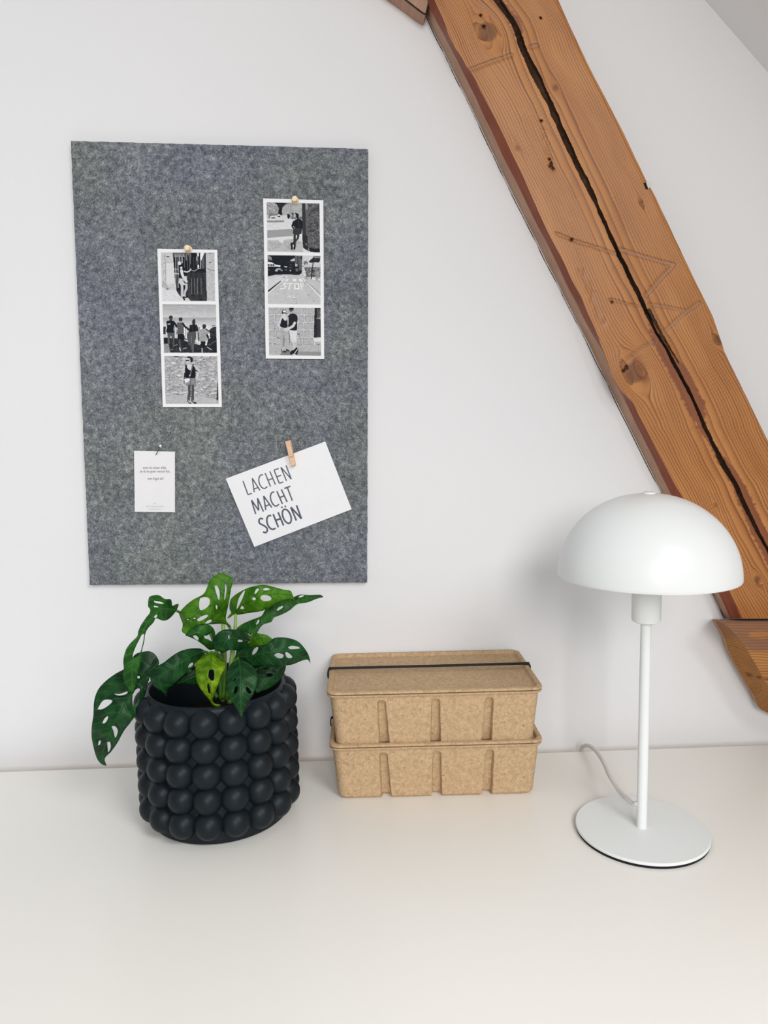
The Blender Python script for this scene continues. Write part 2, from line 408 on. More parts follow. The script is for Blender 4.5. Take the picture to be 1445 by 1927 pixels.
beam = empty('roof_strut', tuple(atY(1200, 700, 0)))
tag(beam, 'orange brown diagonal timber roof strut with a long dark crack, set in the white wall', 'beam')
ys = np.arange(-220, 1165.3, 2.2)
def sm_(a, k):
    p = np.concatenate([2*a[0]-a[k:0:-1], a, 2*a[-1]-a[-2:-k-2:-1]]); return np.convolve(p, np.ones(2*k+1)/(2*k+1), 'valid')
jit = lambda y, a, k: a*(fbm(y*.06+k, y*0+k*3.1, 3)-.5)
fw, fd, ff, fr_, fcl, fcr = pl(WALLE), pl(DIVE), pl(FRE), pl(RIE), pl(CRL), pl(CRR)
xL = sm_(ff(ys), 5)+jit(ys, .6, 1); xCL = fcl(ys)+jit(ys, 4, 2)+jit(ys*4, 1.5, 9); xCR = fcr(ys)+jit(ys, 4, 3)+jit(ys*4, 1.5, 8); xR = fr_(ys)+jit(ys, 1.0, 4)
nA, nB = 62, 62
A = xL[:, None]+(xCL-xL)[:, None]*np.linspace(0, 1, nA)[None]
B = xCR[:, None]+(xR-xCR)[:, None]*np.linspace(0, 1, nB)[None]
AX = np.array([.458, .889]); NX_ = np.array([.889, -.458])      # photo-plane axis of the timber
PXM = 1.032/1411.7                                                 # metres per pixel on the front plane
KN = [(917, 60, 17, 2.2), (1194, 701, 18, 2.0), (1045, 165, 5, 2.5), (973.6, 279, 4, 2.5), (1206, 381, 4, 2.5), (1346, 951, 3, 2.5), (1425, 1090, 6, 2.5), (1352, 640, 9, 1.6)]
def wood_attrs(X, Y):
    u = (X-1000)*AX[0]+(Y-300)*AX[1]; vv = (X-1000)*NX_[0]+(Y-300)*NX_[1]
    d = np.zeros_like(vv); kn = np.zeros_like(vv); ring = np.zeros_like(vv)
    for kx, ky, r, e in KN:
        ku = (kx-1000)*AX[0]+(ky-300)*AX[1]; kv = (kx-1000)*NX_[0]+(ky-300)*NX_[1]
        du = (u-ku)/e; dv = vv-kv; rr = np.hypot(du, dv)+1e-6
        a = r*1.25
        d += np.where(rr > a, -dv*a*a/(rr*rr), -dv*np.clip(rr/a, 0, 1)**.6)*np.exp(-(rr/(a*5))**2)
        rk = np.hypot((u-ku), (vv-kv)*1.05)*(1+.12*(fbm(u*.12, vv*.12, 2)-.5))
        kn = np.maximum(kn, np.clip((r-rk)/2.2, 0, 1)*.88)
        kn = np.maximum(kn, np.exp(-((rk-r)/1.8)**2)*(.9 if r > 8 else .6))
    vw = vv+d+7*(fbm(u*.006+3, vv*.012, 3)-.5)*2+1.2*(fbm(u*.05, vv*.1, 2)-.5)
    cm = (fcl(Y)+fcr(Y))/2; dc = (X-cm)*.889
    ph = np.sign(vw)*0+vw/5.2
    # wide cathedral grain beside the crack
    wv = vw-((cm-1000)*NX_[0]+(Y-300)*NX_[1])
    ph = np.where(np.abs(wv) < 32, wv/15., np.sign(wv)*(32/15.+(np.abs(wv)-32)/5.0))+40
    st = np.zeros_like(vv)
    ed = 5*fbm(u*.16, vv*.05, 3)+1.5*np.floor(4*fbm(u*.3, vv*0, 1))
    am = np.interp(Y, [0, 60, 150, 400, 600, 650, 760, 830, 900, 1000, 1160], [2, 10, 4, 4, 3, 20, 20, 10, 8, 15, 13])
    st = np.where(dc < 0, np.clip((am+ed-6-np.abs(dc)), 0, 1.5)/1.5, st)
    am2 = np.interp(Y, [0, 40, 90, 200, 640, 690, 760, 800, 850, 880, 950, 1160], [10, 16, 3, 2, 2, 18, 18, 6, 6, 15, 18, 14])
    st = np.where(dc >= 0, np.clip((am2+ed-6-np.abs(dc)), 0, 1.5)/1.5, st)
    sc = np.zeros_like(vv)
    for P, wd in (([(883, 132), (925, 116), (963, 103)], 3.2), ([(1048, 440), (1075, 451), (1120, 465), (1160, 478)], 2.6), ([(1168, 470), (1215, 484), (1268, 499)], 3.6),
                  ([(1268, 499), (1245, 522), (1216, 556)], 3.6), ([(1146, 563), (1200, 576)], 2), ([(1222, 573), (1250, 577), (1286, 584)], 2.6), ([(1315, 570), (1285, 592), (1252, 622)], 3.2),
                  ([(1180, 676), (1205, 656), (1232, 642)], 2), ([(1000, 88), (1010, 86)], 4)):
        dd = polyd(X, Y, P)+2.4*(fbm(X*.35, Y*.35, 2)-.5)
        sc = np.maximum(sc, np.clip((wd+.8-dd)/1.2, 0, 1))
    ho = np.zeros_like(vv)
    for hx, hy, r in ((1018, 227, 2.2), (1037, 308, 2.6), (1040, 317, 2.4), (1034, 300, 1.8), (1036, 313, 3), (904, 29, 2), (1017, 34, 2), (1075, 451, 2.4), (1151, 568, 2), (910, 50, 2.5), (1178, 692, 3.2), (1173, 698, 2.4)):
        ho = np.maximum(ho, np.clip((r+1-np.hypot(X-hx, Y-hy)+1.2*(fbm(X*.6, Y*.6, 2)-.5))/1.0, 0, 1))
    # grey rubbed patches
    g = np.clip((12-polyd(X, Y, [(1095, 512), (1135, 605)]))/8, 0, 1)*.45*(fbm(X*.2, Y*.05, 2) > .42)
    g2 = np.clip((9-polyd(X, Y, [(1022, 240), (1040, 318)]))/7, 0, 1)*.5*(fbm(X*.5, Y*.15, 2) > .47)
    sc = np.maximum(sc, np.maximum(g, g2))
    # split branch right of the crack
    br = polyd(X, Y, [(1221, 584), (1245, 631), (1266, 665), (1281, 690)])
    ho = np.maximum(ho, np.clip((np.interp(Y, [584, 640, 690], [3.6, 2.6, .3])-br)/1.0, 0, 1)*(Y > 580)*(Y < 692))
    return u*PXM, vw*PXM, ph, st, kn, sc, ho
def put_attrs(o, arrs):
    for n, a in zip(('gu', 'gv', 'ph', 'stain', 'knot', 'scr', 'hole'), arrs): fattr(o, n, a)
Y2 = np.repeat(ys[:, None], nA, 1); Y3 = np.repeat(ys[:, None], nB, 1)
relA = wood_attrs(A, Y2); relB = wood_attrs(B, Y3)
# front face, relief in the scratches / knots, crack walls and floor
yA = YF+.0012*relA[5]+.003*relA[6]; yB = YF+.0012*relB[5]+.003*relB[6]
# softened arris of the right edge
yB = yB+np.clip((np.arange(nB)-(nB-5))/4., 0, 1)[None]**2*.004
VA = atY(A, Y2, yA); VB = atY(B, Y3, yB)
XM = (xCL+xCR)/2
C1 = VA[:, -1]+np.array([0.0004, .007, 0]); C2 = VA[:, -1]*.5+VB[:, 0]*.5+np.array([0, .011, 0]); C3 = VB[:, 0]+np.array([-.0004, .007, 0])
rows = len(ys)
nc = nA+3+nB+1
RB = VB[:, -1].copy(); RB[:, 1] = .01; RB[:, 0] += .001
G = np.concatenate([VA, C1[:, None], C2[:, None], C3[:, None], VB, RB[:, None]], 1)
fm = []
for i in range(rows-1):
    for j in range(nc-1):
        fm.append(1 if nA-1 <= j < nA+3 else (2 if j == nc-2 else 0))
F = [(a, d, c, b) for (a, b, c, d) in grid_faces(rows, nc)]
face = mesh('front_face', G.reshape(-1, 3), F, [M_WOOD, M_CRACK, M_SIDE], beam, smooth=True, fm=fm, autos=40)
full = []
for a, b in zip(relA, relB):
    full.append(np.concatenate([a, np.repeat(a[:, -1:], 3, 1), b, b[:, -1:]], 1))
put_attrs(face, full)
# splinters standing in the crack
# chamfer and side strips
def strip(name, xa, Ya, xb, Yb, mat, k, sub=8):
    T = np.linspace(0, 1, sub)
    X = xa[:, None]+(xb-xa)[:, None]*T; D = (Ya+(Yb-Ya)*T)[None]+0*X
    Z = np.repeat(ys[:, None], sub, 1)
    V = atY(X, Z, D)
    o = mesh(name, V.reshape(-1, 3), [(a, d, c, b) for (a, b, c, d) in grid_faces(rows, sub)], mat, beam, smooth=True)
    z = np.zeros(X.shape)
    u = ((X-1000)*AX[0]+(Z-300)*AX[1])*PXM; v = (X-xa[:, None])*PXM+k
    put_attrs(o, (u, v, z, z, z, z, z)); return o
xD = sm_(fd(ys), 6)+jit(ys, .6, 5); xW = sm_(fw(ys), 4)+jit(ys, .4, 6)
xD = np.minimum(xD, xL-.05)
c = strip('chamfer', xD, YS, xL, YF, M_CHAM, .3); c['label'] = 'dark red brown chamfer'
c = strip('side_face', xW, .004, xD, YS, M_SIDE, .6); c['label'] = 'mauve brown side'
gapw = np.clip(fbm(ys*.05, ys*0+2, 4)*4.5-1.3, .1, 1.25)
gp = strip('gap_shade', xW-gapw, -.0006, xW+.4, -.0006, M_GAP_SHADE, .9, 2); gp['label'] = 'thin dark strip painted as the shaded gap against the wall'  # flat dark strip on the wall, shade of the gap put into its colour
# bottom end cap of the strut
i = rows-1
cap = [atY(xW[i], ys[i], .004), atY(xD[i], ys[i], YS), atY(xL[i], ys[i], YF), VB[i, -1], VB[i, -1]+np.array([0, .05, 0])]
o = mesh('end_grain', cap, [(0, 1, 2, 3, 4)], M_SIDE, beam)
for n in ('gu', 'gv'): fattr(o, n, np.arange(5)*.01)

# ------------------------------------------------------------------ lower beam end (horizontal tie beam)
tie = empty('tie_beam', tuple(atY(1440, 1170, -.01)))
tag(tie, 'dark orange beam end with a slanted cut, sticking out of the wall under the strut', 'beam')
YB, YFb = -.022, -.088
LE = [(1344.7, 1165.6), (1349, 1175.5), (1357.5, 1189.5), (1364.4, 1205), (1370, 1223), (1386, 1254.5), (1407.8, 1292), (1419.6, 1311.7), (1428.5, 1331.4), (1446, 1342), (1472, 1352), (1520, 1362)]
IE = [(1360.4, 1172.5), (1372, 1181.5), (1388, 1199), (1400, 1213), (1413.7, 1236.7), (1427.5, 1260.4), (1439.4, 1282), (1446, 1293), (1455, 1306), (1468, 1320), (1488, 1336), (1535, 1350)]
LEs = spline(LE, 5)[:, :2]; IEs = spline(IE, 5)[:, :2]
nE = len(LEs); ncE = 22
T = np.linspace(0, 1, ncE)
X = LEs[:, 0][:, None]*(1-T)+IEs[:, 0][:, None]*T; Yp = LEs[:, 1][:, None]*(1-T)+IEs[:, 1][:, None]*T
D = YB+(YFb-YB)*T[None]+0*X
o = mesh('cut_end', atY(X, Yp, D).reshape(-1, 3), [(a, d, c, b) for (a, b, c, d) in grid_faces(nE, ncE)], M_WOOD3, tie, smooth=True)
uu = np.cumsum(np.r_[0, np.hypot(*np.diff(LEs, axis=0).T)])[:, None]+0*X
ringc = np.hypot((uu-150), (T[None]-.35)*42+8*(fbm(uu*.03, T[None]*2, 2)-.5))
z = np.zeros(X.shape)
kn = np.clip((2.2-polyd(X, Yp, [(1396, 1266), (1410, 1270), (1432, 1276)]))/1.2, 0, 1)*.9
stn = np.clip((1200+8*fbm(X*.1, Yp*.1, 2)-Yp)/8, 0, 1)*.75
put_attrs(o, (uu*PXM, T[None]*.04+z, ringc/4.5+20, stn, kn, z, z)); o['label'] = 'slanted cut end of the beam'
# front face, horizontal grain
nF = 90
xs_end = 1640.
X = IEs[:, 0][:, None]*(1-np.linspace(0, 1, nF)**1.5)+xs_end*np.linspace(0, 1, nF)**1.5
Yp = np.repeat(IEs[:, 1][:, None], nF, 1)
D = np.full(X.shape, YFb)
z = np.zeros(X.shape)
o = mesh('front_face', atY(X, Yp, D).reshape(-1, 3), [(a, d, c, b) for (a, b, c, d) in grid_faces(nE, nF)], M_WOOD2, tie, smooth=True)
st = np.clip((1222+14*(fbm(X*.03, Yp*.08, 3)-.5)-Yp)/3, 0, 1)
st = st*(1-np.clip((13-np.hypot((X-1432)*.5, (Yp-1195)*1.7))/2.5, 0, 1)*.9)
kn = np.clip((2.4-np.abs(Yp-(1277+.06*(X-1440))))/1.2, 0, 1)
put_attrs(o, (X*PXM, Yp*PXM, (Yp+5*fbm(X*.02, Yp*.05, 2))/5.3, st*.8, kn, z, z))
# top face lip
T = np.linspace(0, 1, 8)
xt = np.linspace(0, 1, 60)
a0 = np.stack([1344.7+(1640-1344.7)*xt, 1165.6-.3*xt], 1); a1 = np.stack([1360.4+(1640-1360.4)*xt, np.interp(xt, [0, .06, 1], [1172.5, 1174.5, 1174])], 1)
X = a0[:, 0][:, None]*(1-T)+a1[:, 0][:, None]*T; Yp = a0[:, 1][:, None]*(1-T)+a1[:, 1][:, None]*T; D = YB+(YFb-YB)*T[None]+0*X
o = mesh('top_face', atY(X, Yp, D).reshape(-1, 3), grid_faces(60, 8), M_SIDE, tie, smooth=True)
fattr(o, 'gu', X*PXM); fattr(o, 'gv', T[None]*.02+0*X); o['label'] = 'mauve brown upper edge'
bk = atY(LEs[:, 0], LEs[:, 1], YB)
B0 = np.vstack([bk, atY(1640, 1362, YB)[None], atY(1640, 1165.3, YB)[None]]); B1 = B0.copy(); B1[:, 1] = .03
n = len(B0); zc = B0.mean(0)
F = [tuple(range(n))]+[(k, (k+1) % n, (k+1) % n+n, k+n) for k in range(n)]
B1 = B1+(np.array([zc[0]+.05, 0, zc[2]])-B1)*np.array([.16, 0, .16])
o = mesh('rear_face', np.vstack([B0, B1]), F, M_SIDE, tie); fattr(o, 'gu', np.zeros(2*n)); fattr(o, 'gv', np.arange(2*n)*.002)
# ------------------------------------------------------------------ brace at the upper left of the strut
br = empty('roof_brace', tuple(atY(780, 0, -.01)))
tag(br, 'reddish brown timber brace end meeting the top of the diagonal strut at the picture top', 'beam')
P = [(470, -205), (762, 1), (785, 18.5), (799.5, 27), (803, 20), (806.5, 2), (790, -30), (700, -215), (600, -300)]
f_ = [atY(x, y, -.028) for x, y in P]; g_ = [p*np.array([1, 0, 1])+np.array([0, .01, 0]) for p in f_]
n = len(P)
o = mesh('timber', np.vstack([f_, g_]), [tuple(range(n))[::-1]]+[(k, (k+1) % n, (k+1) % n+n, k+n) for k in range(n)], M_SIDE, br)
fattr(o, 'gu', [p[0] for p in f_+g_]); fattr(o, 'gv', [p[2]-p[0] for p in f_+g_])
o = tube('gap_shade', [atY(x, y, -.0285) for x, y in [(762, -1), (785, 17), (799.5, 26.5), (803, 20), (807, 0), (806, -8)]], .0011, M_GAP_SHADE, br, 6, 4)  # dark tube along the joint, gap shade painted as colour
# ------------------------------------------------------------------ little clip on the strut
cl = empty('cable_clip', tuple(atY(1219, 348, -.03)))
tag(cl, 'tiny pale block clip fixed to the right edge of the diagonal strut', 'clip')
def prism_px(name, P, y0, y1, mat, parent):
    n = len(P); a = [atY(x, y, y0) for x, y in P]; b = [p+np.array([0, y1-y0, 0]) for p in a]
    return mesh(name, np.vstack([a, b]), [tuple(range(n))[::-1], tuple(range(n, 2*n))]+[(k, (k+1) % n, (k+1) % n+n, k+n) for k in range(n)], mat, parent)
prism_px('clip_body', [(1215.5, 343.5), (1224, 339.5), (1227.6, 348.7), (1219.6, 355)], -.0455, -.030, M_CLIP, cl)
prism_px('black_piece', [(1211, 344.5), (1215.5, 343.5), (1219.6, 355), (1216, 356)], -.0462, -.032, M_BLK, cl)  # black piece between the pale block and the strut

# ------------------------------------------------------------------ pinboard
YBD = -.012
bc = [(132, 264), (693, 279), (691, 1096.5), (168, 1101.5)]
bw = [atY(x, y, YBD) for x, y in bc]
pin = empty('pinboard', tuple((bw[0]+bw[1]+bw[2]+bw[3])/4*np.array([1, 0, 1])))
tag(pin, 'large rectangular grey felt pinboard hanging on the white wall', 'pinboard')
nu, nv = 90, 130
def bl(q, s, t):
    return (q[0][None, None]*(1-s)*(1-t)+q[1][None, None]*s*(1-t)+q[2][None, None]*s*t+q[3][None, None]*(1-s)*t)
s_ = np.linspace(0, 1, nu)[None, :, None]; t_ = np.linspace(0, 1, nv)[:, None, None]
G = bl(bw, s_, t_)
ss, tt = np.meshgrid(np.linspace(0, 1, nu), np.linspace(0, 1, nv))
ew = np.minimum(np.minimum(ss*.4, (1-ss)*.4), np.minimum(tt*.6, (1-tt)*.6))
G[..., 1] += np.where(ew < .003, .0022*(1-ew/.003)**2, 0)
# wavy felt edge
wob = (fbm(ss*60+5, tt*80, 3)-.5)*.0011
edge = np.clip(1-ew/.004, 0, 1)
G[..., 0] += wob*edge*((ss < .02) | (ss > .98)); G[..., 2] += wob*edge*((tt < .02) | (tt > .98))
V = G.reshape(-1, 3); F = [(a, d, c, b) for (a, b, c, d) in grid_faces(nv, nu)]
rim = [j for j in range(nu)]+[i*nu+nu-1 for i in range(1, nv)]+[(nv-1)*nu+j for j in range(nu-2, -1, -1)]+[i*nu for i in range(nv-2, 0, -1)]
bk = V[rim].copy(); bk[:, 1] = -.0005
nV = len(V); V = np.vstack([V, bk]); n = len(rim)
F += [(rim[k], nV+k, nV+(k+1) % n, rim[(k+1) % n]) for k in range(n)]
o = mesh('felt_panel', V, F, M_FELT, pin, smooth=True, autos=60)
bm = bmesh.new(); bm.from_mesh(o.data); bmesh.ops.recalc_face_normals(bm, faces=bm.faces); bm.to_mesh(o.data); bm.free()

# ------------------------------------------------------------------ prints: tiny raster painter
class Pic:
    def __init__(s, quad, n=165, m=150, bg=.8):
        q = [np.array(p, float) for p in quad]
        S_, T_ = np.meshgrid(np.linspace(0, 1, n), np.linspace(0, 1, m))
        S3, T3 = S_[..., None], T_[..., None]
        G = q[0]*(1-S3)*(1-T3)+q[1]*S3*(1-T3)+q[2]*S3*T3+q[3]*(1-S3)*T3
        s.x = G[..., 0]; s.y = G[..., 1]; s.n, s.m = n, m
        s.c = np.full(s.x.shape, float(bg))
    def _set(s, k, v, a=1.0):
        k = k*a; s.c = s.c*(1-k)+v*k
    def P(s, pts, v, a=1.0): s._set(inpoly(s.x, s.y, pts).astype(float), v, a); return s
    def Ps(s, pts, v, a=1.0):                       # smooth closed outline
        Q = np.array(list(pts)+[pts[0]], float); s._set(inpoly(s.x, s.y, spline(Q, 5)[:-1]).astype(float), v, a); return s
    def E(s, cx, cy, rx, ry, v, a=1.0): s._set((((s.x-cx)/rx)**2+((s.y-cy)/ry)**2 < 1).astype(float), v, a); return s
    def L(s, pts, w, v, a=1.0): s._set(np.clip((w/2+2-polyd(s.x, s.y, pts))/4, 0, 1), v, a); return s
    def N(s, sc, amp, mask=None, o=3, sy=1.0, off=0):
        k = (fbm(s.x/sc+off, s.y/(sc*sy)+off, o)-.5)*2*amp
        s.c = s.c+(k if mask is None else k*mask); return s
    def make(s, mp, Y, parent):
        """mp = (ox, oy, scale): zoom pixel -> photo pixel"""
        px = mp[0]+s.x*mp[2]; py = mp[1]+s.y*mp[2]
        V = atY(px, py, Y)
        o = mesh('photo_print', V.reshape(-1, 3), [(a, d, c, b) for (a, b, c, d) in grid_faces(s.m, s.n)], M_PRINT, parent)
        c = np.clip(s.c, 0, 1)[..., None]
        c = np.clip((c-.07)/.90, 0, 1)
        lin = np.array([.006, .009, .014])*(1-c)+np.array([.84, .84, .865])*c**2.25
        col = np.concatenate([lin, np.ones_like(c)], -1).reshape(-1)
        a = o.data.color_attributes.new('tone', 'FLOAT_COLOR', 'POINT'); a.data.foreach_set('color', col.astype(np.float32))
        return o
YC = -.0150
def card(name, px, mat, label, cat, group=None, Y=YC, bend=.0):
    q = [atY(x, y, Y) for x, y in px]
    r = empty(name, tuple((q[0]+q[1])/2+np.array([0, .0006, 0])))
    tag(r, label, cat, group)
    # slightly bowed sheet with thickness
    S_, T_ = np.meshgrid(np.linspace(0, 1, 9), np.linspace(0, 1, 25))
    S3, T3 = S_[..., None], T_[..., None]
    G = q[0]*(1-S3)*(1-T3)+q[1]*S3*(1-T3)+q[2]*S3*T3+q[3]*(1-S3)*T3
    V = np.vstack([G.reshape(-1, 3), (G+np.array([0, .0005, 0])).reshape(-1, 3)])
    nf = 9*25
    F = [(a, d, c, b) for (a, b, c, d) in grid_faces(25, 9)]+[(a+nf, b+nf, c+nf, d+nf) for (a, b, c, d) in grid_faces(25, 9)]
    rim = list(range(9))+[i*9+8 for i in range(1, 25)]+[24*9+j for j in range(7, -1, -1)]+[i*9 for i in range(23, 0, -1)]
    F += [(rim[k], rim[k]+nf, rim[(k+1) % len(rim)]+nf, rim[(k+1) % len(rim)]) for k in range(len(rim))]
    mesh('paper', V, F, mat, r)
    return r
YP = YC-.0002
strip_l = card('photo_strip', [(295.9, 468), (408.8, 470.2), (417.5, 765.9), (306.2, 765.9)], M_PAPER,
               'white strip of three black and white photos, lower left one, gate scene at its top', 'photo strip', 'photo strips pinned to the board')
strip_r = card('photo_strip', [(495.1, 373.4), (608.3, 376.7), (610, 675.8), (500, 674.8)], M_PAPER,
               'white strip of three black and white photos, upper right one, couple at its bottom', 'photo strip', 'photo strips pinned to the board')
# --- photo 1: woman at an iron gate
p = Pic([(92, 60), (1305, 66), (1325, 1165), (122, 1165)], bg=.86)
p.N(60, .10).N(18, .07)
p.P([(92, 60), (370, 60), (400, 400), (425, 900), (320, 925), (110, 860)], .82).N(25, .07, p.x < 420)
p.P([(205, 300), (395, 300), (415, 770), (210, 760)], .88)
p.L([(205, 300), (390, 296)], 5, .6).L([(180, 70), (200, 330), (205, 750)], 12, .6, .7).E(250, 157, 42, 12, .12)
for k in range(40):
    a, b = 110+RNG.rand()*110, 90+RNG.rand()*700; p.E(a, b, 9, 6, .35+.3*RNG.rand(), .8)
p.P([(110, 830), (320, 925), (300, 900), (210, 770), (130, 700)], .62, .5).E(240, 890, 28, 12, .1)
p.P([(360, 64), (1110, 68), (1135, 1165), (960, 1160), (560, 1080), (460, 980), (425, 820)], .07)
p.P([(375, 75), (650, 75), (650, 160), (385, 160)], .45)
for x in (430, 480, 530, 600): p.L([(x-15, 150), (x, 95), (x+15, 150)], 10, .7)
p.L([(385, 155), (650, 155)], 8, .7)
for x, y1, g in ((430, 880, .9), (480, 860, .85), (520, 330, .9), (570, 300, .95), (625, 400, .45), (660, 240, .6), (690, 440, .4), (740, 420, .5), (835, 440, .35), (885, 360, .35)):
    p.L([(x, 165), (x+5, y1)], 13, g)
p.P([(655, 70), (780, 70), (770, 330), (740, 330), (720, 120), (690, 120), (690, 260), (660, 210)], .5).L([(745, 90), (750, 320)], 30, .38, .8)
p.L([(395, 440), (500, 440)], 14, .8).L([(405, 540), (500, 545)], 30, .8)
p.P([(890, 68), (960, 68), (930, 150), (960, 200), (950, 340), (900, 330), (895, 180)], .35).E(935, 110, 20, 45, .9).E(910, 200, 12, 60, .75)
p.P([(990, 68), (1080, 68), (1000, 270)], .95).P([(1005, 280), (1075, 120), (1075, 430), (1010, 430)], .42)
p.P([(1075, 68), (1112, 68), (1115, 460), (1080, 460)], .25).L([(985, 90), (990, 430)], 10, .9)
p.E(940, 380, 18, 45, .95).L([(860, 480), (930, 430), (985, 420)], 14, .75).L([(790, 470), (850, 480)], 20, .6)
p.P([(690, 520), (1090, 470), (1130, 1165), (960, 1160), (720, 1040), (640, 980)], .16)
for x in range(700, 1110, 21): p.L([(x, 520), (x+18, 1140)], 6, .36+.2*RNG.rand(), .8)
for x in (850, 920, 1000, 785): p.L([(x, 640), (x+8, 1010)], 9, .62)
p.N(14, .13, inpoly(p.x, p.y, [(690, 500), (1100, 470), (1130, 1150), (960, 1160), (650, 1000)]))
p.P([(1108, 66), (1305, 66), (1325, 1165), (1140, 1140)], .78).N(30, .08, p.x > 1118).L([(1120, 82), (1300, 72)], 10, .25).L([(1150, 430), (1230, 462), (1310, 470)], 9, .3).E(1210, 290, 30, 16, .5)
p.P([(430, 900), (700, 990), (980, 1160), (760, 1165), (700, 1090), (560, 1090)], .28, .9)
p.P([(120, 925), (430, 905), (540, 1080), (760, 1165), (122, 1165)], .88).N(22, .06, (p.x < 700) & (p.y > 900))
p.P([(620, 1100), (700, 1080), (770, 1165), (640, 1165)], .85)
p.Ps([(500, 430), (560, 425), (610, 480), (615, 560), (600, 640), (540, 640), (505, 560)], .08)
p.E(530, 355, 42, 60, .1).E(512, 305, 42, 42, .88).P([(525, 390), (575, 385), (580, 440), (535, 435)], .9)
p.L([(555, 470), (575, 560), (625, 660), (670, 720)], 62, .85).L([(575, 480), (585, 600)], 40, .9).L([(620, 490), (680, 505), (735, 485), (770, 440)], 30, .85)
p.P([(640, 600), (680, 600), (682, 690), (650, 700)], .9)
p.P([(510, 640), (590, 660), (640, 770), (690, 760), (640, 800), (545, 805), (495, 740)], .84)
p.L([(590, 700), (640, 760)], 10, .25)
p.L([(570, 810), (575, 930), (575, 1080)], 62, .8).L([(600, 1080), (625, 1130)], 40, .25).L([(670, 790), (672, 880), (635, 960), (620, 1050)], 52, .8).L([(610, 830), (610, 1000)], 12, .2)
p.L([(610, 1060), (700, 1070)], 30, .15).L([(600, 1040), (650, 1055)], 20, .85).N(9, .05)
p.make((295, 470, 120/1445), YP, strip_l)
# --- photo 2: four people at a railing by the sea
p = Pic([(72, 98), (1335, 105), (1358, 1245), (105, 1240)], bg=.7)
p.c = np.interp(p.y, [100, 130, 250, 400, 418, 560, 700], [.60, .74, .76, .83, .70, .82, .92]); p.N(90, .05, None, 3, .25)
p.N(14, .14, (p.y > 560) & (p.x > 880))
p.P([(88, 620), (150, 620), (150, 810), (90, 810)], .25)
for x in range(360, 960, 42): p.L([(x, 640), (x+4, 930)], 12, .3).L([(x+16, 650), (x+18, 900)], 12, .95, .7)
p.L([(340, 630), (960, 640)], 10, .35)
p.P([(95, 810), (190, 830), (600, 900), (960, 1030), (1358, 1130), (1358, 1245), (105, 1240)], .22)
p.N(40, .14, p.y > 900).N(12, .1, p.y > 900)
p.P([(95, 815), (410, 815), (430, 900), (95, 880)], .82).P([(590, 920), (690, 950), (960, 1030), (960, 1060), (690, 990), (590, 950)], .8)
p.P([(100, 880), (190, 890), (190, 1010), (100, 1010)], .12).P([(105, 1030), (220, 1030), (250, 1240), (105, 1240)], .62).N(16, .16, (p.x < 260) & (p.y > 1020))
p.L([(300, 1120), (420, 1060)], 34, .15).L([(340, 1080), (420, 1050)], 20, .55)
p.P([(1150, 900), (1358, 900), (1358, 1245), (1100, 1150)], .18).L([(1130, 1110), (1230, 1170)], 20, .75).L([(1170, 1060), (1340, 960)], 30, .35).N(15, .12, (p.x > 1100) & (p.y > 850))
p.P([(1180, 700), (1250, 640), (1345, 620), (1350, 940), (1200, 900)], .2).N(13, .35, (p.x > 1180) & (p.y > 610) & (p.y < 930)).L([(1240, 610), (1320, 590)], 14, .3)
# person a
p.E(268, 405, 46, 45, .22).E(270, 440, 38, 35, .30).P([(245, 455), (295, 455), (300, 490), (240, 490)], .3)
p.Ps([(175, 485), (300, 480), (345, 510), (350, 600), (335, 690), (350, 770), (240, 780), (155, 745), (178, 640), (165, 540)], .05)
p.L([(330, 510), (375, 570), (410, 620)], 50, .05).P([(185, 560), (260, 545), (250, 578), (195, 580)], .75)
p.P([(180, 770), (350, 770), (365, 900), (300, 900), (265, 830), (250, 900), (200, 890)], .40).L([(215, 880), (220, 1030)], 44, .42).L([(335, 890), (330, 1100)], 42, .38).L([(260, 1080), (300, 1150)], 45, .22).L([(265, 1165), (325, 1165)], 12, .7)
# person b
p.E(500, 450, 47, 42, .12).E(500, 480, 36, 42, .25).L([(495, 520), (500, 535)], 50, .75)
p.Ps([(410, 530), (470, 525), (550, 540), (565, 620), (555, 800), (420, 800), (425, 650)], .42).N(20, .05, (p.x > 410) & (p.x < 560) & (p.y > 530) & (p.y < 800))
p.L([(550, 545), (600, 620), (700, 700)], 42, .12)
p.Ps([(425, 805), (570, 805), (590, 930), (450, 940)], .05).L([(478, 940), (485, 1160)], 42, .36).L([(545, 940), (560, 1130)], 44, .20).L([(480, 1130), (500, 1190)], 30, .8).L([(560, 1150), (630, 1130)], 26, .6)
# person c
p.E(810, 520, 42, 55, .22).E(820, 465, 24, 25, .18).P([(785, 560), (845, 560), (850, 600), (780, 600)], .25)
p.Ps([(715, 590), (780, 575), (850, 580), (890, 620), (860, 740), (690, 745), (710, 660)], .06).L([(865, 600), (905, 690), (870, 720)], 50, .22).L([(910, 700), (925, 880), (930, 970)], 22, .1).L([(765, 600), (800, 740)], 14, .3)
p.Ps([(670, 750), (850, 750), (870, 830), (835, 1000), (800, 1060), (720, 1240), (690, 1080), (665, 850)], .38).L([(715, 1080), (725, 1240)], 44, .22).L([(795, 1030), (790, 1240)], 44, .42).L([(752, 860), (758, 1000)], 16, .6, .7)
